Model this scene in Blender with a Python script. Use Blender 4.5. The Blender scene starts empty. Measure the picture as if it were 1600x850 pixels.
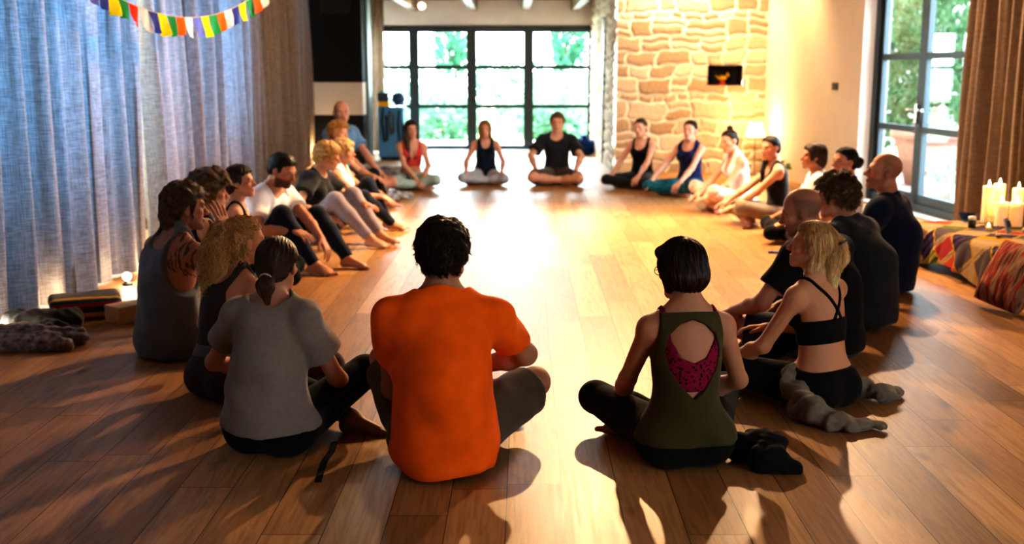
ONLY=None
ZOOM=None
DBG=0
JO=0
import math
f=1700;h=1.42;yh=112
th=math.atan((425-yh)/f)
c,s=math.cos(th),math.sin(th)
def ray(x,y):
    u=(x-800)/f; v=(425-y)/f
    return (u, c+v*s, -s+v*c)
def gnd(x,y,z=0):
    r=ray(x,y); t=(z-h)/r[2]; return (round(r[0]*t,2),round(r[1]*t,2))
def atY(x,y,Y):
    r=ray(x,y); t=Y/r[1]; return (round(r[0]*t,2),Y,round(h+r[2]*t,2))
def proj(X,Y,Z):
    z=Z-h; d=Y*c-z*s; up=Y*s+z*c
    return (round(800+f*X/d),round(425-f*up/d), round(f/d))
import bpy, bmesh, math, random
import numpy as np
from mathutils import Vector, Matrix
C = bpy.context.scene.collection
random.seed(7); np.random.seed(7)
R = math.radians
F4 = np.float32

# ------------------------------------------------------------------ helpers: objects
def empty(name, loc=(0, 0, 0), rz=0, label=None, cat=None, group=None):
    o = bpy.data.objects.new(name, None); C.objects.link(o)
    o.location = loc; o.rotation_euler = (0, 0, rz); o.empty_display_size = .1
    if label: o['label'] = label
    if cat: o['category'] = cat
    if group: o['group'] = group
    return o
def tag(o, label, cat, group=None):
    o['label'] = label; o['category'] = cat
    if group: o['group'] = group
    return o
def link(name, me, mat=None, parent=None, loc=None, rz=0):
    o = bpy.data.objects.new(name, me); C.objects.link(o)
    if mat:
        for m in (mat if isinstance(mat, (list, tuple)) else [mat]): me.materials.append(m)
    if parent: o.parent = parent
    if loc: o.location = loc
    if rz: o.rotation_euler = (0, 0, rz)
    return o
def struct(o):
    o['kind'] = 'structure'; return o
def npmesh(name, V, Q, smooth=True, col=None, tris=False):
    me = bpy.data.meshes.new(name); k = 3 if tris else 4
    V = np.ascontiguousarray(V, dtype=F4); Q = np.ascontiguousarray(Q, dtype=np.int32)
    me.vertices.add(len(V)); me.vertices.foreach_set('co', V.ravel())
    me.loops.add(Q.size); me.loops.foreach_set('vertex_index', Q.ravel())
    me.polygons.add(len(Q)); me.polygons.foreach_set('loop_start', np.arange(0, Q.size, k, dtype=np.int32))
    me.update(calc_edges=True)
    me.polygons.foreach_set('use_smooth', np.full(len(Q), smooth, dtype=bool))
    if col is not None: setcol(me, col)
    return me
def setcol(me, col):
    a = me.attributes.new('Col', 'FLOAT_COLOR', 'POINT')
    c4 = np.ones((len(me.vertices), 4), dtype=F4); c4[:, :3] = col
    a.data.foreach_set('color', c4.ravel())
class MB:
    """collects boxes, tubes, lathes in one bmesh"""
    def __init__(s): s.bm = bmesh.new()
    def box(s, c, d, rot=None, bev=0, mi=0):
        r = bmesh.ops.create_cube(s.bm, size=1)
        M = Matrix.Translation(c) @ (rot.to_4x4() if rot else Matrix.Identity(4)) @ Matrix.Diagonal((*d, 1))
        bmesh.ops.transform(s.bm, matrix=M, verts=r['verts'])
        fs = list({f for v in r['verts'] for f in v.link_faces})
        for f in fs: f.material_index = mi
        if bev:
            es = list({e for v in r['verts'] for e in v.link_edges})
            bmesh.ops.bevel(s.bm, geom=es, offset=bev, segments=2, affect='EDGES', profile=.5)
        return s
    def tube(s, pts, r, n=8, mi=0, cap=True):
        pts = [Vector(p) for p in pts]; rs = r if isinstance(r, (list, tuple)) else [r] * len(pts)
        rings = []
        for i, p in enumerate(pts):
            t = (pts[min(i + 1, len(pts) - 1)] - pts[max(i - 1, 0)]).normalized()
            u = t.orthogonal().normalized() if i == 0 else (u - t * u.dot(t)).normalized()
            w = t.cross(u)
            rings.append([s.bm.verts.new(p + (u * math.cos(a) + w * math.sin(a)) * rs[i]) for a in [2 * math.pi * k / n for k in range(n)]])
        for a, b in zip(rings, rings[1:]):
            for k in range(n):
                f = s.bm.faces.new((a[k], a[(k + 1) % n], b[(k + 1) % n], b[k])); f.material_index = mi; f.smooth = True
        if cap:
            for rg in (rings[0][::-1], rings[-1]):
                f = s.bm.faces.new(rg); f.material_index = mi
        return s
    def lathe(s, prof, c=(0, 0, 0), n=20, mi=0):
        c = Vector(c); rings = []
        for r, z in prof:
            rings.append([s.bm.verts.new(c + Vector((r * math.cos(a), r * math.sin(a), z))) for a in [2 * math.pi * k / n for k in range(n)]])
        for a, b in zip(rings, rings[1:]):
            for k in range(n):
                f = s.bm.faces.new((a[k], a[(k + 1) % n], b[(k + 1) % n], b[k])); f.material_index = mi; f.smooth = True
        if prof[0][0] > 1e-4: s.bm.faces.new(rings[0][::-1]).material_index = mi
        if prof[-1][0] > 1e-4: s.bm.faces.new(rings[-1]).material_index = mi
        return s
    def sphere(s, c, r, sc=(1, 1, 1), mi=0, u=16, v=10):
        q = bmesh.ops.create_uvsphere(s.bm, u_segments=u, v_segments=v, radius=r)
        bmesh.ops.transform(s.bm, matrix=Matrix.Translation(c) @ Matrix.Diagonal((*sc, 1)), verts=q['verts'])
        for f in {f for v in q['verts'] for f in v.link_faces}: f.smooth = True; f.material_index = mi
        return s
    def poly(s, pts, mi=0):
        f = s.bm.faces.new([s.bm.verts.new(p) for p in pts]); f.material_index = mi; return s
    def build(s, name, mat, parent=None, loc=None, rz=0):
        me = bpy.data.meshes.new(name); bmesh.ops.remove_doubles(s.bm, verts=s.bm.verts, dist=1e-6)
        bmesh.ops.recalc_face_normals(s.bm, faces=s.bm.faces)
        s.bm.to_mesh(me); s.bm.free()
        return link(name, me, mat, parent, loc, rz)

# ------------------------------------------------------------------ helpers: materials
def mat(name, base=(.8, .8, .8), rough=.6, metal=0, spec=.5, emis=None, estr=0, sub=0, alpha=None):
    m = bpy.data.materials.new(name); m.use_nodes = True; b = m.node_tree.nodes['Principled BSDF']
    b.inputs['Base Color'].default_value = (*base, 1); b.inputs['Roughness'].default_value = rough
    b.inputs['Metallic'].default_value = metal; b.inputs['Specular IOR Level'].default_value = spec
    if emis: b.inputs['Emission Color'].default_value = (*emis, 1); b.inputs['Emission Strength'].default_value = estr
    if sub: b.inputs['Subsurface Weight'].default_value = sub; b.inputs['Subsurface Radius'].default_value = (.02, .008, .004); b.inputs['Subsurface Scale'].default_value = .5
    return m
def N(m, t, **kw):
    n = m.node_tree.nodes.new('ShaderNode' + t)
    for k, v in kw.items():
        if k in n.inputs: n.inputs[k].default_value = v
        else: setattr(n, k, v)
    return n
def L(m, a, b): m.node_tree.links.new(a, b)
def bsdf(m): return m.node_tree.nodes['Principled BSDF']
def ramp(m, fac, stops):
    r = N(m, 'ValToRGB'); e = r.color_ramp.elements
    while len(e) < len(stops): e.new(.5)
    for x, (p, c) in zip(e, stops): x.position = p; x.color = (*c, 1)
    L(m, fac, r.inputs['Fac']); return r.outputs['Color']
def fabric(name, base, rough=.9, var=.10, scale=14, bump=.15, weave=900, sheen=.15):
    """cloth: blotchy tone, woven bump"""
    m = mat(name, base, rough, spec=.15); b = bsdf(m)
    if 'Sheen Weight' in b.inputs: b.inputs['Sheen Weight'].default_value = sheen; b.inputs['Sheen Roughness'].default_value = .5
    tc = N(m, 'TexCoord'); n1 = N(m, 'TexNoise', Scale=scale, Detail=4.0); L(m, tc.outputs['Object'], n1.inputs['Vector'])
    L(m, ramp(m, n1.outputs['Fac'], [(.3, tuple(c * (1 - var) for c in base)), (.7, tuple(min(1, c * (1 + var)) for c in base))]), b.inputs['Base Color'])
    n2 = N(m, 'TexNoise', Scale=weave, Detail=1.0); L(m, tc.outputs['Object'], n2.inputs['Vector'])
    n3 = N(m, 'TexNoise', Scale=22.0, Detail=5.0); L(m, tc.outputs['Object'], n3.inputs['Vector'])
    b1 = N(m, 'Bump', Strength=bump, Distance=.002); L(m, n2.outputs['Fac'], b1.inputs['Height'])
    b2 = N(m, 'Bump', Strength=.35, Distance=.008); L(m, n3.outputs['Fac'], b2.inputs['Height']); L(m, b1.outputs['Normal'], b2.inputs['Normal'])
    L(m, b2.outputs['Normal'], b.inputs['Normal'])
    return m
def attr_mat(name, rough=.5, spec=.4, sub=0, bump=0, bscale=300, trans=0):
    m = mat(name, rough=rough, spec=spec, sub=sub); a = N(m, 'Attribute', attribute_name='Col')
    L(m, a.outputs['Color'], bsdf(m).inputs['Base Color'])
    if bump:
        tc = N(m, 'TexCoord'); n = N(m, 'TexNoise', Scale=bscale, Detail=3.0); L(m, tc.outputs['Object'], n.inputs['Vector'])
        bp = N(m, 'Bump', Strength=bump, Distance=.002); L(m, n.outputs['Fac'], bp.inputs['Height']); L(m, bp.outputs['Normal'], bsdf(m).inputs['Normal'])
    return m

# ------------------------------------------------------------------ implicit surfaces
def smin(a, b, k):
    if k <= 0: return np.minimum(a, b)
    h = np.maximum(k - np.abs(a - b), 0) / k
    return np.minimum(a, b) - h * h * k * .25
def rc(a, b, ra, rb, flat=0, ax=None, fl=1.0):
    """tapered limb; flat=1 cuts it square at b; ax/fl squashes the section along ax"""
    return ('rc', np.array(a, float), np.array(b, float), ra, rb, flat, None if ax is None else np.array(ax, float), fl)
def el(c, r, Rm=None):
    return ('el', np.array(c, float), np.array(r, float), np.eye(3) if Rm is None else np.array(Rm, float))
def bbox(p):
    if p[0] == 'rc':
        r = max(p[3], p[4]) * max(1, p[7]); return np.minimum(p[1], p[2]) - r, np.maximum(p[1], p[2]) + r
    e = np.sqrt(((p[3] * p[2][None, :]) ** 2).sum(1)); return p[1] - e, p[1] + e
def sdf(p, X, Y, Z):
    if p[0] == 'rc':
        _, a, b, ra, rb, flat, ax, fl = p
        ba = b - a; l2 = float(ba @ ba) + 1e-12
        px, py, pz = X - F4(a[0]), Y - F4(a[1]), Z - F4(a[2])
        tr = (px * F4(ba[0]) + py * F4(ba[1]) + pz * F4(ba[2])) * F4(1 / l2)
        t = np.clip(tr, 0, 1)
        qx, qy, qz = px - t * F4(ba[0]), py - t * F4(ba[1]), pz - t * F4(ba[2])
        if ax is not None:
            ax = ax - ba * (ax @ ba) / l2; ax = ax / (np.linalg.norm(ax) + 1e-9)
            q = qx * F4(ax[0]) + qy * F4(ax[1]) + qz * F4(ax[2]); s = F4(1 / fl - 1)
            qx = qx + q * F4(ax[0]) * s; qy = qy + q * F4(ax[1]) * s; qz = qz + q * F4(ax[2]) * s
        d = np.sqrt(qx * qx + qy * qy + qz * qz) - (F4(ra) + F4(rb - ra) * t)
        if ax is not None: d = d * F4(min(1, fl))
        if flat: d = np.maximum(d, (tr - 1) * F4(math.sqrt(l2)))
        return d
    _, c, r, Rm = p
    px, py, pz = X - F4(c[0]), Y - F4(c[1]), Z - F4(c[2])
    k0 = 0; k1 = 0
    for i in range(3):
        q = (px * F4(Rm[0, i]) + py * F4(Rm[1, i]) + pz * F4(Rm[2, i])) * F4(1 / r[i])
        k0 = k0 + q * q; q = q * F4(1 / r[i]); k1 = k1 + q * q
    k0 = np.sqrt(k0); return k0 * (k0 - 1) / (np.sqrt(k1) + F4(1e-6))
class Field:
    def __init__(s, prims, vs, pad=.03, extra=0.0, zmin=None):
        bb = [bbox(p) for p in prims]
        lo = np.min([b[0] for b in bb], 0) - pad - extra; hi = np.max([b[1] for b in bb], 0) + pad + extra
        if zmin is not None: lo[2] = max(lo[2], zmin)
        s.o = lo; s.vs = vs; n = np.maximum(np.ceil((hi - lo) / vs).astype(int) + 1, 4)
        s.v = np.full(n, .08, dtype=F4); s.ax = [(lo[i] + vs * np.arange(n[i])).astype(F4) for i in range(3)]
    def grid(s, sl=None):
        a = s.ax; sl = sl or (slice(None),) * 3
        return a[0][sl[0]][:, None, None], a[1][sl[1]][None, :, None], a[2][sl[2]][None, None, :]
    def sl(s, lo, hi):
        i0 = np.clip(np.floor((lo - s.o) / s.vs).astype(int), 0, None); i1 = np.minimum(np.ceil((hi - s.o) / s.vs).astype(int) + 1, s.v.shape)
        return None if (i1 <= i0).any() else tuple(slice(int(a), int(b)) for a, b in zip(i0, i1))
    def add(s, p, k=.02, off=0.0):
        lo, hi = bbox(p); m = k + off + 3 * s.vs; q = s.sl(lo - m, hi + m)
        if q is None: return
        s.v[q] = smin(s.v[q], sdf(p, *s.grid(q)) - F4(off), k)
    def sub(s, p, k=.008):
        lo, hi = bbox(p); m = k + 3 * s.vs; q = s.sl(lo - m, hi + m)
        if q is None: return
        s.v[q] = -smin(-s.v[q], sdf(p, *s.grid(q)), k)
    def cut(s, d, k=0):
        s.v = np.maximum(s.v, d.astype(F4)) if k <= 0 else -smin(-s.v, -d.astype(F4), k)
    def sample(s, P):
        f = (P - s.o) / s.vs; n = np.array(s.v.shape); out = ((f < 0) | (f > n - 1.001)).any(1)
        f = np.clip(f, 0, n - 1.001); i = f.astype(int); t = f - i; r = 0
        for dx in (0, 1):
            for dy in (0, 1):
                for dz in (0, 1):
                    w = (t[:, 0] if dx else 1 - t[:, 0]) * (t[:, 1] if dy else 1 - t[:, 1]) * (t[:, 2] if dz else 1 - t[:, 2])
                    r = r + w * s.v[i[:, 0] + dx, i[:, 1] + dy, i[:, 2] + dz]
        r[out] = .08; return r
    def grad(s, P, e=.006):
        g = np.stack([s.sample(P + np.eye(3)[i] * e) - s.sample(P - np.eye(3)[i] * e) for i in range(3)], 1)
        return g / (np.linalg.norm(g, axis=1, keepdims=True) + 1e-9)
    def mesh(s, smooth=1):
        return surface_nets(s.v, s.o, s.vs, smooth)
def surface_nets(v, o, vs, smooth=1):
    v = v.copy(); v[0] = v[-1] = .05; v[:, 0] = v[:, -1] = .05; v[:, :, 0] = v[:, :, -1] = .05
    b = v < 0; nx, ny, nz = v.shape
    cnt = np.zeros((nx - 1, ny - 1, nz - 1), np.uint8)
    for dx in (0, 1):
        for dy in (0, 1):
            for dz in (0, 1): cnt += b[dx:nx - 1 + dx, dy:ny - 1 + dy, dz:nz - 1 + dz]
    act = (cnt > 0) & (cnt < 8); ii, jj, kk = np.nonzero(act)
    idx = np.full(act.shape, -1, np.int32); idx[ii, jj, kk] = np.arange(len(ii), dtype=np.int32)
    S = np.zeros((len(ii), 3)); W = np.zeros(len(ii))
    cor = [(0, 0, 0), (1, 0, 0), (0, 1, 0), (1, 1, 0), (0, 0, 1), (1, 0, 1), (0, 1, 1), (1, 1, 1)]
    vals = [v[ii + a, jj + c, kk + d] for a, c, d in cor]
    for p in range(8):
        for ax in range(3):
            if p >> ax & 1: continue
            q = p | 1 << ax; a, c = vals[p], vals[q]; m = (a < 0) != (c < 0)
            t = np.where(m, a / np.where(m, a - c, 1), 0)
            pos = np.array(cor[p], float)[None, :].repeat(len(ii), 0); pos[:, ax] += t
            S[m] += pos[m]; W[m] += 1
    V = (np.stack([ii, jj, kk], 1) + S / W[:, None]) * vs + o
    Q = []
    for ax in range(3):
        sl0 = [slice(1, -1)] * 3; sl1 = [slice(1, -1)] * 3; sl0[ax] = slice(0, -1); sl1[ax] = slice(1, None)
        A = b[tuple(sl0)]; B = b[tuple(sl1)]; off = np.array([1, 1, 1]); off[ax] = 0
        u, w = [(1, 2), (2, 0), (0, 1)][ax]
        for flip in (0, 1):
            P = np.stack(np.nonzero((A & ~B) if not flip else (~A & B)), 1) + off
            if not len(P): continue
            eu = np.zeros(3, int); eu[u] = 1; ew = np.zeros(3, int); ew[w] = 1
            g = lambda X: idx[X[:, 0], X[:, 1], X[:, 2]]
            q = np.stack([g(P - eu - ew), g(P - ew), g(P), g(P - eu)], 1)
            Q.append(q[:, ::-1] if flip else q)
    Q = np.concatenate(Q); Q = Q[(Q >= 0).all(1)]
    for _ in range(smooth):
        acc = np.zeros_like(V); n = np.zeros(len(V))
        for a, c in ((0, 1), (1, 2), (2, 3), (3, 0)):
            for i, j in ((Q[:, a], Q[:, c]), (Q[:, c], Q[:, a])):
                for d in range(3): acc[:, d] += np.bincount(i, V[j, d], len(V))
                n += np.bincount(i, minlength=len(V))
        V = V * .4 + acc / np.maximum(n, 1)[:, None] * .6
    return V, Q
def fold_noise(X, Y, Z, seed, f=14.0):
    """smooth fabric folds: warped ridges, about -1..1"""
    r = np.random.RandomState(seed); out = 0
    for i in range(3):
        u = r.normal(size=3); u /= np.linalg.norm(u); w = r.normal(size=3); w /= np.linalg.norm(w); ph = r.uniform(0, 6, 3)
        a = X * F4(u[0]) + Y * F4(u[1]) + Z * F4(u[2]); c = X * F4(w[0]) + Y * F4(w[1]) + Z * F4(w[2])
        fr = f * (1 + .7 * i)
        out = out + np.sin(a * F4(fr * 2.2) + F4(2.0) * np.sin(c * F4(fr) + F4(ph[0])) + F4(ph[1])) / F4(1 + i)
    return out * F4(.55)
def rx(a): c, s = math.cos(a), math.sin(a); return np.array([[1, 0, 0], [0, c, -s], [0, s, c]])
def ry(a): c, s = math.cos(a), math.sin(a); return np.array([[c, 0, s], [0, 1, 0], [-s, 0, c]])
def rzm(a): c, s = math.cos(a), math.sin(a); return np.array([[c, -s, 0], [s, c, 0], [0, 0, 1]])
def nrm(v): v = np.array(v, float); return v / (np.linalg.norm(v) + 1e-9)
def ik(H, A, l1, l2, pole):
    H = np.array(H, float); A = np.array(A, float); d = A - H; D = np.linalg.norm(d)
    D2 = min(max(D, abs(l1 - l2) + .02), (l1 + l2) * .995); u = d / D; A = H + u * D2
    a = (l1 * l1 - l2 * l2 + D2 * D2) / (2 * D2); h = math.sqrt(max(l1 * l1 - a * a, 0))
    p = np.array(pole, float); p = nrm(p - u * (p @ u)); return H + u * a + p * h, A
# ------------------------------------------------------------------ people
SKIN = attr_mat('skin', rough=.58, spec=.25, sub=.12, bump=.06, bscale=450)
HAIRM = attr_mat('hair', rough=.45, spec=.35)
def hand_prims(W, fx, fz, side, s, curl, spread=1.0):
    """wrist, finger direction, back-of-hand normal; side=+1 right hand"""
    fx = nrm(fx); fz = nrm(np.array(fz, float) - fx * (np.array(fz, float) @ fx)); fy = np.cross(fz, fx) * side
    P = lambda x, y, z: W + (fx * x + fy * y + fz * z) * s
    out = []
    kn = [(.088, .030), (.092, .010), (.088, -.011), (.080, -.030)]
    ln = [(.040, .025, .020), (.044, .029, .022), (.041, .027, .021), (.032, .021, .018)]
    for (x, y), l3, sp in zip(kn, ln, (.10, .03, -.04, -.13)):
        out.append((rc(P(.0, y * .55, 0), P(x, y, .002), .0165 * s, .0115 * s), .012))
        p = P(x, y, .002); a = 0; d = nrm(fx + fy * sp * spread); r = .0092 * s
        for i, l in enumerate(l3):
            a += curl * (.7, 1.0, .7)[i]
            q = p + (d * math.cos(a) - fz * math.sin(a)) * l * s
            out.append((rc(p, q, r, r * .9), .004)); p = q; r *= .9
    a, b, c, d = P(.012, .022, -.004), P(.045, .048, -.012), P(.072, .060, -.018), P(.094, .063, -.022 - .01 * curl)
    out += [(rc(a, b, .017 * s, .0125 * s), .012), (rc(b, c, .0118 * s, .0105 * s), .005), (rc(c, d, .0105 * s, .0085 * s), .004)]
    return out
def foot_prims(A, fd, fu, side, s):
    """ankle, toe direction, instep normal; side=+1 right foot (big toe on the inner side)"""
    fd = nrm(fd); fu = nrm(np.array(fu, float) - fd * (np.array(fu, float) @ fd)); fi = np.cross(fu, fd) * side
    P = lambda x, y, z: A + (fd * x + fi * y + fu * z) * s
    out = [(rc(A, P(-.03, 0, -.04), .036 * s, .030 * s), .02), (rc(P(-.02, -.004, -.035), P(.12, -.012, -.050), .030 * s, .022 * s), .02),
           (rc(P(.0, .008, -.01), P(.125, .022, -.045), .034 * s, .023 * s), .025), (rc(P(.11, .025, -.048), P(.118, -.03, -.054), .02 * s, .016 * s), .015)]
    for i, (y, l, r) in enumerate(((.030, .052, .0125), (.011, .046, .0095), (-.006, .040, .009), (-.021, .034, .0085), (-.035, .026, .008))):
        out.append((rc(P(.122 - .006 * i, y * .9, -.052), P(.125 - .006 * i + l, y, -.056), r * 1.1 * s, r * s), .005))
    return out
def head_prims(hc, Rh, s, m, jaw=1.0):
    P = lambda x, y, z: hc + Rh @ (np.array([x, y, z]) * s)
    e = lambda c, r, k, Rm=None: (el(P(*c), np.array(r) * s, Rh if Rm is None else Rh @ Rm), k)
    t = lambda a, b, ra, rb, k: (rc(P(*a), P(*b), ra * s, rb * s), k)
    A = [e((0, -.014, .032), (.074, .094, .083), .01), e((0, .022, -.045), (.057 * jaw, .066, .068), .03), e((0, .073, -.097), (.020 * jaw, .017, .016), .025),
         t((.054 * jaw, .002, -.055), (.018, .066, -.096), .018, .016, .02), t((-.054 * jaw, .002, -.055), (-.018, .066, -.096), .018, .016, .02),
         t((-.034, .072, .021), (.034, .072, .021), .013 + .002 * m, .013 + .002 * m, .015),
         e((.041, .058, -.020), (.022, .020, .018), .015), e((-.041, .058, -.020), (.022, .020, .018), .015),
         t((0, .082, .012), (0, .106, -.028), .0075, .010, .012), e((0, .108, -.031), (.0115, .011, .010), .008),
         e((.011, .097, -.035), (.008, .010, .008), .006), e((-.011, .097, -.035), (.008, .010, .008), .006),
         e((0, .088, -.062), (.023, .010, .0065), .007), e((0, .086, -.0735), (.019, .010, .0075), .006)]
    for sg in (1, -1):
        A.append(e((sg * .078, -.012, -.010), (.008, .020, .031), .006, rzm(sg * .35) @ rx(.2)))
        A.append(t((sg * .072, -.006, -.012), (sg * .076, -.010, -.03), .008, .008, .006))
    B = [e((sg * .031, .094, .002), (.015, .013, .010), .010) for sg in (1, -1)] + [e((0, .104, -.0675), (.022, .012, .0018), .003)]
    E = [e((sg * .031, .0755, .001), (.0125, .0125, .0105), .002) for sg in (1, -1)]
    return A, B, E
def smooth01(x, a, b): t = np.clip((x - a) / (b - a), 0, 1); return t * t * (3 - 2 * t)

def hair_build(sp, hc, Rh, s, vs, near, Rb):
    """hair as one mesh: combed mass plus fine strands lying on it"""
    h = sp['hair']; st = h['style']; t = h.get('t', .012); amp = h.get('amp', .003); fq = h.get('f', 60)
    P = lambda x, y, z: hc + Rh @ (np.array([x, y, z]) * s)
    G = lambda x, y, z: hc + Rh @ (np.array([0, -.11, .02]) * s) + Rb @ (np.array([x, y, z]) * s)
    e = lambda c, r, k=.02: (el(P(*c), np.array(r) * s, Rh), k)
    tb = lambda a, b, ra, rb, k=.02, ax=None, fl=1: (rc(P(*a), P(*b), ra * s, rb * s, 0, None if ax is None else Rh @ np.array(ax, float), fl), k)
    cap = [e((0, -.014, .032), (.074 + t, .094 + t, .083 + t)), e((0, -.055, -.022), (.056 + t * .7, .048 + t * .7, .058), .03)]
    ext = []
    for c in h.get('ext', []):
        if c[0] == 'e': ext.append(e(*c[1:]))
        else: ext.append(tb(*c[1:]))
    yz = h.get('line') or {'short': [(-.13, -.085), (-.05, -.055), (-.028, .005), (.0, .028), (.012, -.012), (.022, -.010), (.032, .045), (.06, .062), (.1, .078)],
                           'cover': [(-.13, -.11), (-.02, -.10), (.02, -.085), (.035, -.03), (.045, .04), (.065, .062), (.1, .082)],
                           'back': [(-.13, -.088), (-.05, -.062), (-.02, .0), (.0, .024), (.015, .012), (.03, .045), (.06, .070), (.1, .088)]}[h.get('ln', 'short')]
    F = Field([p for p, _ in cap + ext], vs, .03 + amp * 2)
    for p, k in cap: F.add(p, k)
    X, Y, Z = F.grid()
    dx, dy, dz = X - F4(hc[0]), Y - F4(hc[1]), Z - F4(hc[2])
    lx, ly, lz = [(dx * F4(Rh[0, i]) + dy * F4(Rh[1, i]) + dz * F4(Rh[2, i])) / F4(s) for i in range(3)]
    zc = np.interp(ly, [a for a, _ in yz], [b for _, b in yz]).astype(F4)
    F.cut((zc - lz) * F4(.75 * s), .012)
    if 'bald' in h:
        c, r = h['bald']; q = el(P(*c), np.array(r) * s, Rh); F.sub(q, .01)
    if 'part' in h: F.sub(rc(P(h['part'], .09, .115), P(h['part'], -.06, .14), .012, .010), .012)
    for p, k in ext: F.add(p, k)
    if amp:
        if h.get('curl'):
            F.v += F4(amp) * (np.sin(lx * F4(fq * 2) + 2 * np.sin(lz * F4(fq * 1.3))) * np.sin(ly * F4(fq * 1.7) + 2 * np.sin(lx * F4(fq))) + np.sin(lz * F4(fq * 2.1) + 2 * np.sin(ly * F4(fq * 1.1)))) * F4(.6)
        else:
            an = np.arctan2(lx, -ly - F4(.02)); F.v += F4(amp) * (np.sin(an * F4(22) + 2 * np.sin(lz * F4(40))) * F4(.6) + np.sin(an * F4(43) + lz * F4(30)) * F4(.4))
    V, Q = F.mesh(1)
    col = np.array(h['col']); tip = np.array(h.get('tip', h['col']))
    n = h.get('n', 1800 if near else 300); ln = h.get('len', .05) * s; steps = 12 if near else 6
    rnd = np.random.RandomState(len(sp['label']))
    L0 = (V - hc) @ Rh / s
    ht = np.clip((.1 - L0[:, 2]) / .3, 0, 1)[:, None]
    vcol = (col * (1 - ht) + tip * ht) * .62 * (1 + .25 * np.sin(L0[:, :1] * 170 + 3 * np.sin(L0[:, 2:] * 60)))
    VV, QQ, CC = [V], [Q], [vcol]
    rt = V[rnd.randint(0, len(V), n)]; cur = rt.copy(); path = [cur.copy()]
    crown = np.array(h.get('crown', (0, -.045, .13))); tie = h.get('tie'); curl = h.get('curl', 0); ph = rnd.uniform(0, 6.28, n); w = h.get('wild', .15)
    rdir = rnd.normal(size=(n, 3)); grav = np.array([0, 0, -1.0])
    for k in range(steps):
        g = F.grad(cur); l = (cur - hc) @ Rh / s
        if tie is not None:
            d = (np.array(tie) - l); far = (l[:, 1] > tie[1] + .012) & (l[:, 2] > tie[2] - .06); d = d / (np.linalg.norm(d, axis=1, keepdims=True) + 1e-6) @ Rh.T
            d[~far] = grav + 0 * d[~far]
        elif st == 'long': d = np.tile(grav, (n, 1)) + .5 * nrm_rows(l - crown) @ Rh.T * (l[:, 2:] > .02)
        else: d = nrm_rows((l - crown) * np.array([1, 1, 1.0])) @ Rh.T + .4 * grav
        d = d + w * rdir
        if curl:
            u = np.cross(g, d); a = ph + k * h.get('turn', 1.3)
            d = d + curl * (u * np.cos(a)[:, None] + 1.0 * g * np.sin(a)[:, None])
        d = d - g * (d * g).sum(1, keepdims=True) * (1 - min(.9, curl)); d = nrm_rows(d)
        cur = cur + d * ln / steps
        off = .0012 + h.get('lift', .0) * (k / steps) ** 2 * rnd.uniform(.2, 1, n)
        f = F.sample(cur); mv = np.clip(off - f, -.006, .01) * (.9 if not curl else .5); cur = cur + F.grad(cur) * mv[:, None]
        path.append(cur.copy())
    r0 = h.get('r', .0011) * (1 if near else 1.9); Pn = np.stack(path, 1)
    T = np.gradient(Pn, axis=1); up = np.array([.3, .2, .93]); U = nrm_rows(np.cross(T, up)); W = nrm_rows(np.cross(T, U))
    m = steps + 1; rad = r0 * (1 - .75 * (np.arange(m) / steps) ** 2)
    rings = np.stack([Pn + (U * math.cos(a) + W * math.sin(a)) * rad[None, :, None] for a in (0, 2.094, 4.189)], 2)
    b0 = (np.arange(n) * m * 3)[:, None, None] + (np.arange(steps) * 3)[None, :, None]; kk = np.arange(3)[None, None, :]
    q = np.stack([b0 + kk, b0 + (kk + 1) % 3, b0 + 3 + (kk + 1) % 3, b0 + 3 + kk], -1).reshape(-1, 4)
    br = rnd.uniform(.65, 1.5, n)[:, None, None] * (.85 + .3 * np.linspace(0, 1, m))[None, :, None]
    hl = np.clip((.1 - ((Pn - hc) @ Rh / s)[..., 2:]) / .3, 0, 1)
    cc = np.repeat(((col * (1 - hl) + tip * hl) * br)[:, :, None, :], 3, 2).reshape(-1, 3)
    VV.append(rings.reshape(-1, 3)); QQ.append(q + len(V)); CC.append(cc)
    return np.concatenate(VV), np.concatenate(QQ), np.clip(np.concatenate(CC), 0, 1)
def nrm_rows(a): return a / (np.linalg.norm(a, axis=-1, keepdims=True) + 1e-9)

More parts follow.
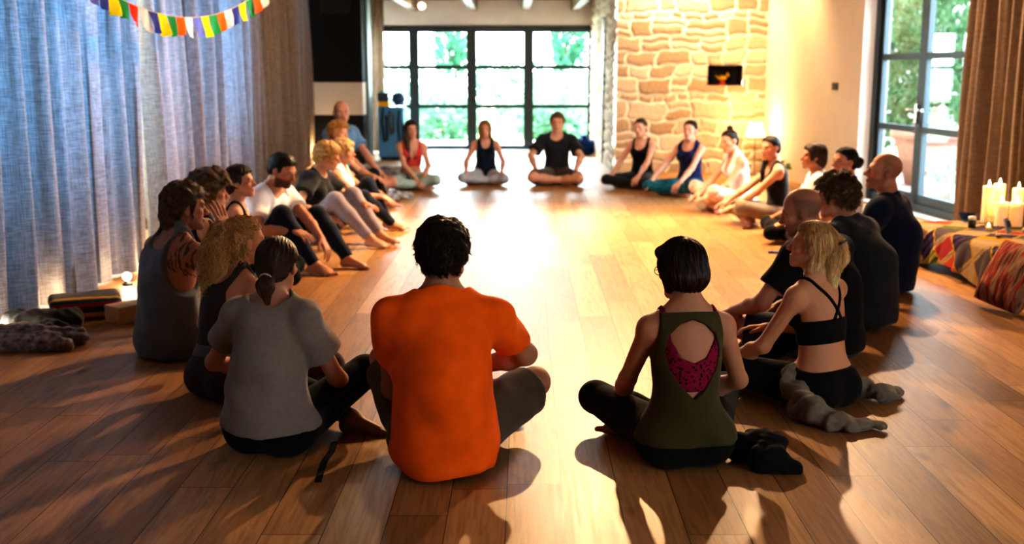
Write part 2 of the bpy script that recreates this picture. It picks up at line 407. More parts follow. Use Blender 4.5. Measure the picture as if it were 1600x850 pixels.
def person(sp):
    s = sp.get('S', 1.0); m = 1.0 if sp['sex'] == 'm' else 0.0; near = sp.get('near', 0); vs = (.0085, .0065, .0048)[near]
    wd = sp.get('w', 1.0)
    lp = lambda a, b: a * m + b * (1 - m)
    a1, a2, a3, a4 = [R(x) for x in sp.get('sp', (-8, 2, 12, 16))]; sl = R(sp.get('sl', 0)); tw = R(sp.get('tw', 0))
    fr = lambda a, f: rzm(tw * f) @ ry(sl * f) @ rx(-a)
    F0, F1, F2, F3, Fn = fr(a1 * .6, 0), fr(a1, .35), fr(a2, .7), fr(a3, 1), fr(a4, 1)
    z0 = sp.get('lift', 0)
    P0 = np.array([0, 0, .118 * s + z0]); P1 = P0 + F1 @ [0, 0, .15 * s]; P2 = P1 + F2 @ [0, 0, .165 * s]; P3 = P2 + F3 @ [0, 0, .155 * s]
    Pn = P3 + Fn @ [0, 0, .085 * s]
    hy, hp, hr = [R(x) for x in sp.get('head', (0, 0, 0))]   # yaw left, pitch down, roll
    Rh = rzm(hy + tw) @ rx(-hp) @ ry(hr); hs = s * sp.get('hs', lp(1.0, .955)); hc = Pn + Rh @ (np.array([0, .022, .088]) * hs) - np.array([0, 0, .0])
    sw = lp(.178, .150) * s * wd; hw = lp(.165, .172) * s * sp.get('hw', 1.0)
    SH = {1: P3 + F3 @ np.array([sw, .0, -.050 * s]), -1: P3 + F3 @ np.array([-sw, .0, -.050 * s])}
    torso = [(el(P0, (hw, .115 * s, .116 * s), F0), .05), (el(P0 + F0 @ (np.array([.082, -.040, -.028]) * s), np.array([.092, .092, .088]) * s, F0), .05),
             (el(P0 + F0 @ (np.array([-.082, -.040, -.028]) * s), np.array([.092, .092, .088]) * s, F0), .05),
             (el(P1 - F1 @ [0, 0, .03 * s], np.array([lp(.140, .124) * wd, lp(.105, .094), .14]) * s, F1), .06),
             (el(P2 - F2 @ [0, 0, .01 * s], np.array([lp(.154, .132) * wd, lp(.112, .100), .16]) * s, F2), .06),
             (el(P3 - F3 @ [0, 0, .075 * s], np.array([lp(.150, .126) * wd, .086, .085]) * s, F3), .05),
             (rc(P3 + F3 @ [0, -.008, -.05 * s], SH[1], .058 * s, lp(.055, .045) * s), .03), (rc(P3 + F3 @ [0, -.008, -.05 * s], SH[-1], .058 * s, lp(.055, .045) * s), .03)]
    for sg in (1, -1):
        torso.append((rc(P3 + Fn @ [sg * .02 * s, -.020 * s, .05 * s], P3 * .30 + SH[sg] * .70 + [0, 0, .010 * s], .036 * s, lp(.042, .034) * s), .04))
        if m: torso.append((el(P2 + F2 @ (np.array([sg * .07, .075, .055]) * s), np.array([.075, .040, .06]) * s, F2), .04)); torso.append((el(P3 + F3 @ (np.array([sg * .09, -.055, -.09]) * s), np.array([.06, .035, .08]) * s, F3), .04))
        else: torso.append((el(P2 + F2 @ (np.array([sg * .066, .085, .015]) * s * sp.get('bust', 1)), np.array([.056, .050, .055]) * s, F2), .03))
    neck = [(rc(P3 + F3 @ [0, -.004, -.02 * s], hc + Rh @ (np.array([0, -.028, -.05]) * hs), lp(.062, .052) * s, lp(.055, .045) * s), .03)]
    # limbs
    J = {}
    l1, l2 = .43 * s, .415 * s; u1, u2 = .285 * s, .245 * s
    fat = lp(1.0, 1.0) * sp.get('leg', 1.0)
    legs = {}; feet = []
    for sg, key in ((1, 'RL'), (-1, 'LL')):
        q = sp['legs'][key]; H = P0 + F0 @ np.array([sg * .092 * s, .03 * s, -.012 * s])
        K, A = ik(H, np.array(q['a']) * s + [0, 0, 0], l1, l2, q['k']); J[key] = (H, K, A)
        ba = A - K; back = nrm(np.cross(np.cross(ba, K - H), ba)) if np.linalg.norm(np.cross(ba, K - H)) > 1e-3 else np.array([0, 0, -1.0])
        legs[sg] = dict(th=rc(H, K, .088 * s * fat, .056 * s * fat), kn=el(K, np.array([.056, .056, .056]) * s * fat), c1=rc(K, K + ba * .38, .053 * s * fat, .053 * s * fat), c2=rc(K + ba * .38, A, .053 * s * fat, .034 * s), cb=el(K + ba * .3 - back * .012 * s, np.array([.047, .047, .085]) * s, frame_z(ba)), H=H, K=K, A=A)
        feet += [(p, k, sg) for p, k in foot_prims(A, q['fd'], q['fu'], sg, s * lp(1.0, .92))]
    arms = {}; hands = []
    for sg, key, lk in ((1, 'RA', 'RL'), (-1, 'LA', 'LL')):
        q = dict(sp['arms'][key]); K = J[lk][1]
        h = q['h']
        if isinstance(h, str):
            inn = nrm((J[lk][0] - K)); h = K + np.array([0, 0, .078 * s]) + inn * .10 * s; q.setdefault('hd', K + np.array([0, 0, .015]) + nrm(K - J[lk][0]) * .06 - h); q.setdefault('hn', (0, 0, 1)); q.setdefault('curl', .35)
        else: h = np.array(h, float) * s
        E, W = ik(SH[sg], h, u1, u2, q.get('e', (sg * .6, -.5, -.6)))
        hd = q.get('hd'); hd = W - E if hd is None else np.array(hd, float)
        hn = q.get('hn', (sg * .2, .1, 1)); J[key] = (SH[sg], E, W)
        bx = lp(1.0, .84) * sp.get('arm', 1.0); ba = W - E
        arms[sg] = dict(de=el(SH[sg] + (E - SH[sg]) * .06, np.array([.051, .053, .060]) * s * bx), up=rc(SH[sg], E, .050 * s * bx, .040 * s * bx), fo=rc(E, E + ba * .35, .040 * s * bx, .041 * s * bx), fo2=rc(E + ba * .35, W, .041 * s * bx, .0255 * s * (bx * .5 + .5)), E=E, W=W, S=SH[sg])
        hands += [(p, k) for p, k in hand_prims(W, hd, hn, sg, s * lp(1.0, .9), q.get('curl', .35), q.get('spread', 1.0))]
    # report of joints in the picture, used while building only
    if DBG:
        cz, sz = math.cos(R(sp['rz'])), math.sin(R(sp['rz']))
        def pj(p): return proj(sp['pos'][0] + cz * p[0] - sz * p[1], sp['pos'][1] + sz * p[0] + cz * p[1], p[2])
        print(sp['id'], 'top', pj(hc + Rh @ (np.array([0, -.01, .115]) * hs)), 'head', pj(hc), 'nose', pj(hc + Rh @ (np.array([0, .11, -.03]) * hs)), 'shR', pj(SH[1]), 'shL', pj(SH[-1]), 'elR', pj(J['RA'][1]), 'wrR', pj(J['RA'][2]), 'elL', pj(J['LA'][1]), 'wrL', pj(J['LA'][2]), 'knR', pj(J['RL'][1]), 'knL', pj(J['LL'][1]), 'anR', pj(J['RL'][2]), 'anL', pj(J['LL'][2]), 'seat', pj(np.array([0, -.1, 0.])))
        if JO: return
    hA, hB, hE = head_prims(hc, Rh, hs, m, sp.get('jaw', lp(1.04, .95)))
    allp = [p for p, _ in torso + neck + hands + hA] + [p for p, _, _ in feet] + [legs[g][k] for g in legs for k in ('th', 'c1', 'c2', 'cb', 'kn')] + [arms[g][k] for g in arms for k in ('de', 'up', 'fo', 'fo2')]
    B = Field(allp, vs, .02, zmin=-.03)
    for p, k in torso: B.add(p, k)
    for p, k in neck: B.add(p, k)
    for g in legs:
        for k in ('th', 'kn', 'c1', 'c2', 'cb'): B.add(legs[g][k], .03 if k == 'th' else .02)
    for p, k, _ in feet: B.add(p, k)
    for g in arms:
        for k in ('de', 'up', 'fo', 'fo2'): B.add(arms[g][k], .022)
    for p, k in hands: B.add(p, k)
    for p, k in hA: B.add(p, k)
    for p, k in hB: B.sub(p, k)
    for p, k in hE: B.add(p, k)
    X, Y, Z = B.grid(); B.cut(F4(.002) - Z + 0 * X + 0 * Y)
    V, Q = B.mesh(1)
    root = empty('person', (sp['pos'][0], sp['pos'][1], 0), R(sp['rz']), sp['label'], 'person', sp.get('group'))
    # ---- clothes
    ctx = dict(s=s, P0=P0, P1=P1, P2=P2, P3=P3, F0=F0, F1=F1, F2=F2, F3=F3, SH=SH, J=J, hc=hc, Rh=Rh, hs=hs, hw=hw)
    def chest(F):
        X, Y, Z = F.grid(); dx, dy, dz = X - F4(P3[0]), Y - F4(P3[1]), Z - F4(P3[2]); M = F2 * .5 + F3 * .5
        return [(dx * F4(M[0, i]) + dy * F4(M[1, i]) + dz * F4(M[2, i])) / F4(s) for i in range(3)]
    garments = []
    seed = int(abs(sp['pos'][0] * 100) + abs(sp['pos'][1] * 10))
    for ci, c in enumerate(sp['clothes']):
        kind = c['kind']; off = c.get('off', .008); pr = []; base = []
        if kind in ('tee', 'tank', 'bra'):
            pr += [(p, k, off) for p, k in torso]
            if kind == 'tee':
                for g in arms:
                    A = arms[g]; fr_ = c.get('sl', .55); e = A['S'] + (A['E'] - A['S']) * fr_
                    pr.append((A['de'], .05, off)); pr.append((rc(A['S'], e, .054 * s, (.050 + c.get('slw', .006)) * s, 1), .035, off))
                if c.get('neck', (.07,))[0] < .09: pr.append((rc(P3 + F3 @ np.array([0, -.004, -.04 * s]), P3 + Fn @ np.array([0, .002, .07 * s]), .068 * s, lp(.064, .058) * s), .03, .003))
            if c.get('drape'):
                for d in c['drape']: pr.append((rc(P0 + F1 @ (np.array(d[0]) * s), P0 + F1 @ (np.array(d[1]) * s), d[2] * s, d[3] * s), .06, 0))
        else:
            base = [(p, k, off) for p, k in torso[:4]]
            for g in legs:
                A = legs[g]; en = c.get('end', .97)
                fr_ = c.get('end' + ('R' if g > 0 else 'L'), en)
                if fr_ <= 1.0 and kind == 'shorts':
                    e = A['H'] + (A['K'] - A['H']) * fr_; pr.append((rc(A['H'], e, .092 * s, c.get('hem', .082) * s, 1), .03, off))
                else:
                    pr += [(A['th'], .03, off), (A['kn'], .02, off)]; ba = A['A'] - A['K']; e = A['K'] + ba * fr_; wa = c.get('flare', 0)
                    pr += [(A['c1'], .02, off), (A['cb'], .02, off), (rc(A['K'] + ba * .38, e, .053 * s + wa * .5, (.053 - .019 * (fr_ - .38) / .62) * s + wa, 1), .02, off)]
        for x in c.get('add', []): pr.append((x[0](ctx), x[1], 0))
        F = Field([p for p, _, _ in base + pr], vs, .03 + off, zmin=-.03)
        if base:
            for p, k, o in base: F.add(p, k, o)
            dd = P0 + F1 @ np.array([0, 0, c.get('waist', .08) * s]); X, Y, Z = F.grid(); nz = F1[:, 2]
            F.cut((X - dd[0]) * F4(nz[0]) + (Y - dd[1]) * F4(nz[1]) + (Z - dd[2]) * F4(nz[2]))
        for p, k, o in pr: F.add(p, k, o)
        cx, cy, cz = chest(F)
        if kind == 'tee':
            nk = c.get('neck', (.075, .085, .05))  # half width, front drop, back drop
            if nk[0] < .09:
                F.cut((cz + F4(.50) * cy - F4(.030 - (nk[1] - .07) * .6) - F4(1.2) * np.maximum(np.abs(cx) - F4(.075), 0)) * F4(.7 * s), .004)
            else:
                F.sub(el(P3 + F3 @ (np.array([0, .052, .06]) * s), np.array([nk[0], .075, .06 + nk[1]]) * s, F3), .006)
                F.sub(el(P3 + F3 @ (np.array([0, -.035, .062]) * s), np.array([nk[0], .06, .06 + nk[2] - .04]) * s, F3), .006)
            hem = c.get('hem', -.05)
            dd = P0 + F0 @ np.array([0, 0, hem * s]); X, Y, Z = F.grid(); nz = F0[:, 2]
            F.cut((dd[0] - X) * F4(nz[0]) + (dd[1] - Y) * F4(nz[1]) + (dd[2] - Z) * F4(nz[2]))
        if 'mask' in c: F.cut(c['mask'](cx, cy, cz) * F4(s), .004)
        if 'hemz' in c:
            dd = P0 + F1 @ np.array([0, 0, c['hemz'] * s]); X, Y, Z = F.grid(); nz = F1[:, 2]
            F.cut((dd[0] - X) * F4(nz[0]) + (dd[1] - Y) * F4(nz[1]) + (dd[2] - Z) * F4(nz[2]))
        X, Y, Z = F.grid()
        if c.get('fold', .004): F.v += F4(c.get('fold', .004)) * fold_noise(X, Y, Z, seed + ci, c.get('ff', 12.0))
        F.cut(F4(.0) - Z + 0 * X + 0 * Y)
        v, q = F.mesh(1)
        cc = c['colf'](v, ctx) if 'colf' in c else None
        link(c['name'], npmesh(c['name'], v, q, True, cc), c['mat'], root)
        garments.append(F)
    # ---- tuck the body under its clothes
    d = np.min([g.sample(V) for g in garments], 0); nb = B.grad(V); V = V - nb * (.007 * smooth01(-d, .0005, .006))[:, None]
    # ---- skin tones and face
    l = (V - hc) @ Rh / hs; x, y, z = l[:, 0], l[:, 1], l[:, 2]; ax = np.abs(x)
    base = np.array(sp.get('skin', (.50, .27, .17))); col = np.tile(base, (len(V), 1))
    col *= (1 + .05 * fold_noise(V[:, 0], V[:, 1], V[:, 2], 3, 30))[:, None]
    face = (y > .02) & (np.linalg.norm(l, axis=1) < .16)
    def paint(mask, c, a=1.0):
        w = (mask * a)[:, None]; col[:] = col * (1 - w) + np.array(c) * w
    paint(face * np.exp(-(((ax - .045) / .02) ** 2 + ((z + .03) / .018) ** 2)), base * [1.1, .75, .7], .5)
    paint(face * np.exp(-((x / .02) ** 2 + ((z + .035) / .015) ** 2)), base * [1.08, .78, .72], .4)
    hb = np.array(sp['hair'].get('brow', sp['hair']['col'])) if sp.get('hair') else np.array(sp.get('brow', (.05, .03, .02)))
    paint(face * (np.exp(-(((ax - .032) / .016) ** 2 + ((z - .0235 + .12 * np.abs(ax - .032)) / .0045) ** 2)) > .35) * 1.0, hb * .8, .75)
    paint(face * (((x / .022) ** 2 + ((z + .068) / .010) ** 2 < 1) & (y > .075)), base * [.95, .48, .48], .8)
    paint(face * ((x / .02) ** 2 + ((z + .0675) / .0022) ** 2 < 1), base * .35, .8)
    ew = face & (((ax - .031) / .0115) ** 2 + ((z - .0) / .0042) ** 2 < 1) & (y > .072)
    paint(ew * 1.0, (.45, .42, .39)); paint((ew & (((ax - .031) / .0060) ** 2 + ((z - .0) / .0060) ** 2 < 1)) * 1.0, sp.get('eye', (.08, .05, .03)))
    paint(face * np.exp(-(((ax - .031) / .014) ** 2 + ((z - .0055) / .0028) ** 2)) * (y > .06), base * .25, .85)
    if 'beard' in sp:
        bc, st = sp['beard']; w = face | ((y > -.01) & (np.linalg.norm(l, axis=1) < .15))
        w = w * smooth01(-z - .35 * np.clip(y, 0, .1) * 0, .034, .058) * (1 - np.exp(-((x / .017) ** 2 + ((z + .06) / .013) ** 2)) * .5) * smooth01(y, -.012, .008) * (z > -.125) + face * ((ax < .028) & (z > -.06) & (z < -.045)) * .8
        paint(np.clip(w, 0, 1), bc, st)
    if 'scalp' in sp:
        sc, st, top = sp['scalp']; w = smooth01(z, -.05, -.02) * (y < .03) * (1 - top * smooth01(z - .35 * y, .055, .09)) * (np.linalg.norm(l, axis=1) < .15) * smooth01(.035 - y + .0 * z, 0, .02)
        w = w * (1 - np.exp(-(((ax - .078) / .012) ** 2 + ((y + .01) / .024) ** 2 + ((z + .01) / .035) ** 2) * .9)); paint(np.clip(w, 0, 1), sc, st)
    if 'paint' in sp: sp['paint'](V, col, ctx)
    link('body', npmesh('body', V, Q, True, np.clip(col, 0, 1)), SKIN, root)
    if sp.get('hair') and sp['hair'].get('style') != 'none':
        v, q, c = hair_build(sp, hc, Rh, hs, min(vs, .006) if near < 2 else .0045, near, Rh)
        link('hair', npmesh('hair', v, q, True, c), HAIRM, root)
    for nm, fn, mt in sp.get('extra', []): link(nm, fn(ctx), mt, root)
    return root
def frame_z(d):
    d = nrm(d); u = nrm(np.cross(d, [.3, .5, .8])); return np.stack([u, np.cross(d, u), d], 1)
SKY, SUN = 17.0, 10.0
K1, K2, K3, K4, K5, K6, K7, K8, K9 = 880, 560, 55, 210, 19, 3.5, 70, 480, 330
VT, LOOK, EXPO = 'Standard', 'High Contrast', 0.35
# ------------------------------------------------------------------ who sits where
def legs(kind='cross', **kw):
    if kind == 'cross':
        d = dict(RL=dict(a=(-.10, .33, .065), k=(1, .25, .12), fd=(-.85, .38, -.06), fu=(.15, .55, .8)), LL=dict(a=(.11, .25, .062), k=(-1, .25, .12), fd=(.85, .38, -.06), fu=(-.15, .55, .8)))
    elif kind == 'up':
        d = dict(RL=dict(a=(.13, .50, .075), k=(.25, .2, 1), fd=(.1, 1, -.02), fu=(0, .02, 1)), LL=dict(a=(-.13, .53, .075), k=(-.25, .2, 1), fd=(-.1, 1, -.02), fu=(0, .02, 1)))
    for k, v in kw.items(): d[k] = {**d[k], **v}
    return d
def arms(RA=None, LA=None): return dict(RA=RA or dict(h='knee'), LA=LA or dict(h='knee'))
def tank(ad=.18, wn=.07, nf=.10, nb=.05, wa0=.112, wa1=.125, band=None):
    def f(x, y, z):
        wa = np.interp(z, [-.6, -ad - .035, -ad, -ad * .55, 0, .1], [.6, .5, wa1 + .02, wa1, wa0, wa0]).astype(F4)
        zz = np.where(y > .01, F4(nf), F4(nb)); zn = np.where(z > 0, z * F4(.25), z)
        e = (np.sqrt((x / F4(wn)) ** 2 + (zn / zz) ** 2) - 1) * zz * F4(.8)
        d = np.maximum(np.abs(x) - wa, -e)
        return d if band is None else np.maximum(d, F4(band) - z)
    return f
def seg2(x, z, a, b):
    ba = (b[0] - a[0], b[1] - a[1]); t = np.clip(((x - F4(a[0])) * F4(ba[0]) + (z - F4(a[1])) * F4(ba[1])) / F4(ba[0] ** 2 + ba[1] ** 2), 0, 1)
    return np.sqrt((x - F4(a[0]) - t * F4(ba[0])) ** 2 + (z - F4(a[1]) - t * F4(ba[1])) ** 2)
def crossbra(x, y, z):
    band = np.maximum(np.abs(z + F4(.225)) - F4(.055), np.where(y > 0, F4(-1), F4(-1)))
    bk = np.minimum(seg2(x, z, (-.10, .03), (.035, -.19)), seg2(x, z, (.10, .03), (-.035, -.19))) - F4(.0085)
    fr = np.minimum(np.abs(np.abs(x) - F4(.09)) - F4(.014) + np.maximum(-.2 - z, 0), np.maximum(z + F4(.12), -.27 - z))
    return np.minimum(np.minimum(band, np.where(y < 0, bk, F4(1))), np.where(y >= 0, fr, F4(1)))
def magentabra(x, y, z):
    top = np.interp(np.abs(x), [0, .05, .085, .1, .13, .2], [-.175, -.155, -.09, .08, -.10, -.17]).astype(F4)
    return np.maximum(z - top, F4(-.285) - z)
def openback(x, y, z):
    wa = np.interp(z, [-.6, -.30, -.25, -.17, -.08, 0, .1], [.6, .5, .155, .135, .125, .115, .11]).astype(F4)
    wo = np.interp(z, [-.315, -.27, -.2, -.13, -.07, -.03, -.012], [0, .045, .092, .105, .088, .05, 0]).astype(F4)
    op = np.where((y < 0) & (z < F4(-.012)) & (z > F4(-.315)), wo - np.abs(x), F4(-1))
    fr = np.where(y >= 0, -(np.sqrt((x / F4(.06)) ** 2 + (z / F4(.05)) ** 2) - 1) * F4(.05), F4(-1))
    return np.maximum(np.maximum(np.maximum(np.abs(x) - wa, op), fr), z - F4(.012))
def bigarm(x, y, z):
    wa = np.interp(z, [-.6, -.30, -.285, -.265, -.235, -.19, -.10, 0, .1], [.6, .5, .20, .165, .138, .115, .098, .086, .086]).astype(F4)
    nz_ = np.where(y > .01, F4(.09), F4(.045)); e = (np.sqrt((x / F4(.066)) ** 2 + (np.where(z > 0, z * F4(.25), z) / nz_) ** 2) - 1) * nz_ * F4(.8)
    return np.maximum(np.abs(x) - wa, -e)
def redbra(x, y, z):
    top = np.where(y > 0, np.interp(np.abs(x), [0, .03, .06, .085, .105, .13, .2], [-.20, -.17, -.11, -.03, .08, -.10, -.17]), np.interp(np.abs(x), [0, .075, .09, .105, .13, .2], [-.17, -.15, .08, .08, -.12, -.17])).astype(F4)
    return np.maximum(z - top, F4(-.29) - z)
def racer(x, y, z):
    wa = np.interp(z, [-.6, -.245, -.21, -.15, -.08, 0, .1], [.6, .5, .12, .085, .072, .085, .085]).astype(F4)
    wf = np.interp(z, [-.6, -.215, -.18, -.1, 0, .1], [.6, .5, .145, .12, .10, .10]).astype(F4)
    e = (np.sqrt((x / F4(.055)) ** 2 + (np.where(z > 0, z * F4(.25), z) / F4(.055)) ** 2) - 1) * F4(.045)
    return np.maximum(np.abs(x) - np.where(y < .0, wa, wf), -e)
fab = {}
def fb(name, c, **k):
    if name not in fab: fab[name] = fabric(name + '_cloth', c, **k)
    return fab[name]
BLACK = (.008, .008, .009); BROWN = (.045, .022, .012)
orange = fb('orange', (.78, .125, .006), var=.12, sheen=.05, scale=9)
greytee = fb('grey_marl', (.21, .175, .15), var=.07, scale=60); black = fb('black', BLACK, sheen=.05); navy = fb('navy', (.008, .012, .03)); charcoal = fb('charcoal', (.02, .02, .023))
greytank = fb('slate', (.12, .125, .13)); taupe = fb('plum_brown', (.045, .033, .033)); olive = fb('olive', (.055, .045, .016)); khaki = fb('khaki', (.085, .065, .045), var=.15)
white = fb('white', (.75, .72, .70), var=.06); teal = fb('teal', (.01, .32, .36)); mauve = fb('mauve', (.27, .23, .25)); mint = fb('mint', (.33, .42, .37)); lgrey = fb('light_grey', (.36, .37, .40))
red = fb('coral', (.50, .05, .045)); sky = fb('faded_blue', (.12, .24, .38)); jean = fb('denim', (.010, .015, .028)); fawn = fb('fawn', (.24, .18, .13)); pinkp = fb('pink_print', (.72, .45, .36), var=.5, scale=25)
tealleg = fb('petrol', (.01, .10, .13), var=.6, scale=8); bluetop = fb('dark_blue', (.012, .018, .07)); pale = fb('pale_blue', (.45, .50, .58)); taupejk = fb('taupe_knit', (.17, .135, .10), var=.2, scale=30); wine = fb('wine', (.05, .018, .018))
mag = mat('magenta_print_cloth', (.3, .01, .05), .8, spec=.2)
tc = N(mag, 'TexCoord'); vo = N(mag, 'TexVoronoi', Scale=75.0); L(mag, tc.outputs['Object'], vo.inputs['Vector'])
L(mag, ramp(mag, vo.outputs['Distance'], [(.25, (.012, .004, .008)), (.45, (.20, .005, .035))]), bsdf(mag).inputs['Base Color'])  # magenta darkened: the shade on her back is put into the colour
def hair(style, col, **k): return dict(style=style, col=col, **k)
def ring(ctx, c, nrm_, r, w):  # small band as tube, used for hair ties
    mb = MB(); u = np.array(nrm(np.cross(nrm_, [.3, .9, .1]))); v = np.cross(nrm_, u)
    mb.tube([c + (u * math.cos(a) + v * math.sin(a)) * r for a in np.linspace(0, 6.2832, 17)], w, 6); me = bpy.data.meshes.new('band'); mb.bm.to_mesh(me); mb.bm.free(); return me
def tie_at(p, axis, r, w=.006):
    return lambda c: ring(c, c['hc'] + c['Rh'] @ (np.array(p) * c['hs']), c['Rh'] @ nrm(axis), r, w)
rubber = mat('hair_band', (.02, .015, .015), .6); gold = mat('pale_band', (.5, .38, .25), .5)
def cloth_piece(prims, seed, vs=.006, amp=.010, f=22, k=.03):
    F = Field(prims, vs, .03)
    for p in prims: F.add(p, k)
    X, Y, Z = F.grid(); F.v += F4(amp) * fold_noise(X, Y, Z, seed, f); F.cut(F4(.001) - Z + 0 * X + 0 * Y)
    V, Q = F.mesh(1); return npmesh('cloth', V, Q)
def dots(ctx):  # glasses for the bob-haired woman: two rims and a bridge
    P = lambda x, y, z: ctx['hc'] + ctx['Rh'] @ (np.array([x, y, z]) * ctx['hs']); mb = MB()
    for sg in (1, -1):
        mb.tube([P(sg * (.033 + .024 * math.cos(a)), .098, .0 + .018 * math.sin(a)) for a in np.linspace(0, 6.2832, 17)], .0016, 5)
        mb.tube([P(sg * .057, .096, .004), P(sg * .078, .03, .006), P(sg * .08, -.02, .0)], .0016, 5)
    mb.tube([P(-.009, .1, .003), P(.009, .1, .003)], .0016, 5); me = bpy.data.meshes.new('glasses'); mb.bm.to_mesh(me); mb.bm.free(); return me
def tied(c):
    S_ = c['s']; P0, F1 = c['P0'], c['F1']; p = lambda x, y, z: P0 + F1 @ (np.array([x, y, z]) * S_); w = []
    for a0, a1 in zip(np.linspace(.3, 2.84, 9)[:-1], np.linspace(.3, 2.84, 9)[1:]): w.append(rc(p(.185 * math.cos(a0), .02 + .135 * math.sin(a0), .055), p(.185 * math.cos(a1), .02 + .135 * math.sin(a1), .055), .024, .024))
    g = lambda x, y, z: np.array([x, y, z])
    w += [rc(p(-.17, .05, .06), p(-.205, .0, -.01), .035, .05, 0, (.9, .3, 0), .6), rc(p(-.205, .0, -.01), g(-.235, -.13, .07), .06, .065, 0, (.7, .2, .6), .55), rc(g(-.235, -.13, .07), g(-.20, -.25, .03), .06, .045, 0, (0, 0, 1), .6), rc(g(-.20, -.25, .03), g(-.10, -.34, .022), .045, .036, 0, (0, 0, 1), .55), rc(g(-.25, -.06, .05), g(-.24, -.22, .03), .05, .04, 0, (0, 0, 1), .6),
          rc(p(.17, .05, .05), p(.215, -.04, -.05), .032, .042, 0, (.9, 0, .3), .6), rc(p(.215, -.04, -.05), g(.25, -.14, .045), .055, .055, 0, (.5, 0, .8), .6), rc(g(.25, -.14, .04), g(.37, -.12, .025), .05, .036, 0, (0, 0, 1), .55)]
    return cloth_piece(w, 6, .005, .0095, 24, .03)
def tattoo(V, col, ctx):
    S = ctx['SH'][1]; E = ctx['J']['RA'][1]; d = nrm(E - S); t = (V - S) @ d; r = np.linalg.norm(V - S - t[:, None] * d, axis=1)
    m = (t > -.09) & (t < .17) & (r < .12) & (V[:, 0] > ctx['P3'][0] + .085)
    q = V @ frame_z(d) * 1.0; rr = np.sqrt((q[:, 1] - (S @ frame_z(d))[1]) ** 2 + (q[:, 2] - (S @ frame_z(d))[2] - .05) ** 2)
    p = np.sin(rr * 260 + 2.5 * fold_noise(V[:, 0], V[:, 1], V[:, 2], 11, 30)) * np.sin(np.arctan2(q[:, 2], q[:, 1]) * 14 + rr * 90) > .12
    col[m & p] = col[m & p] * .28
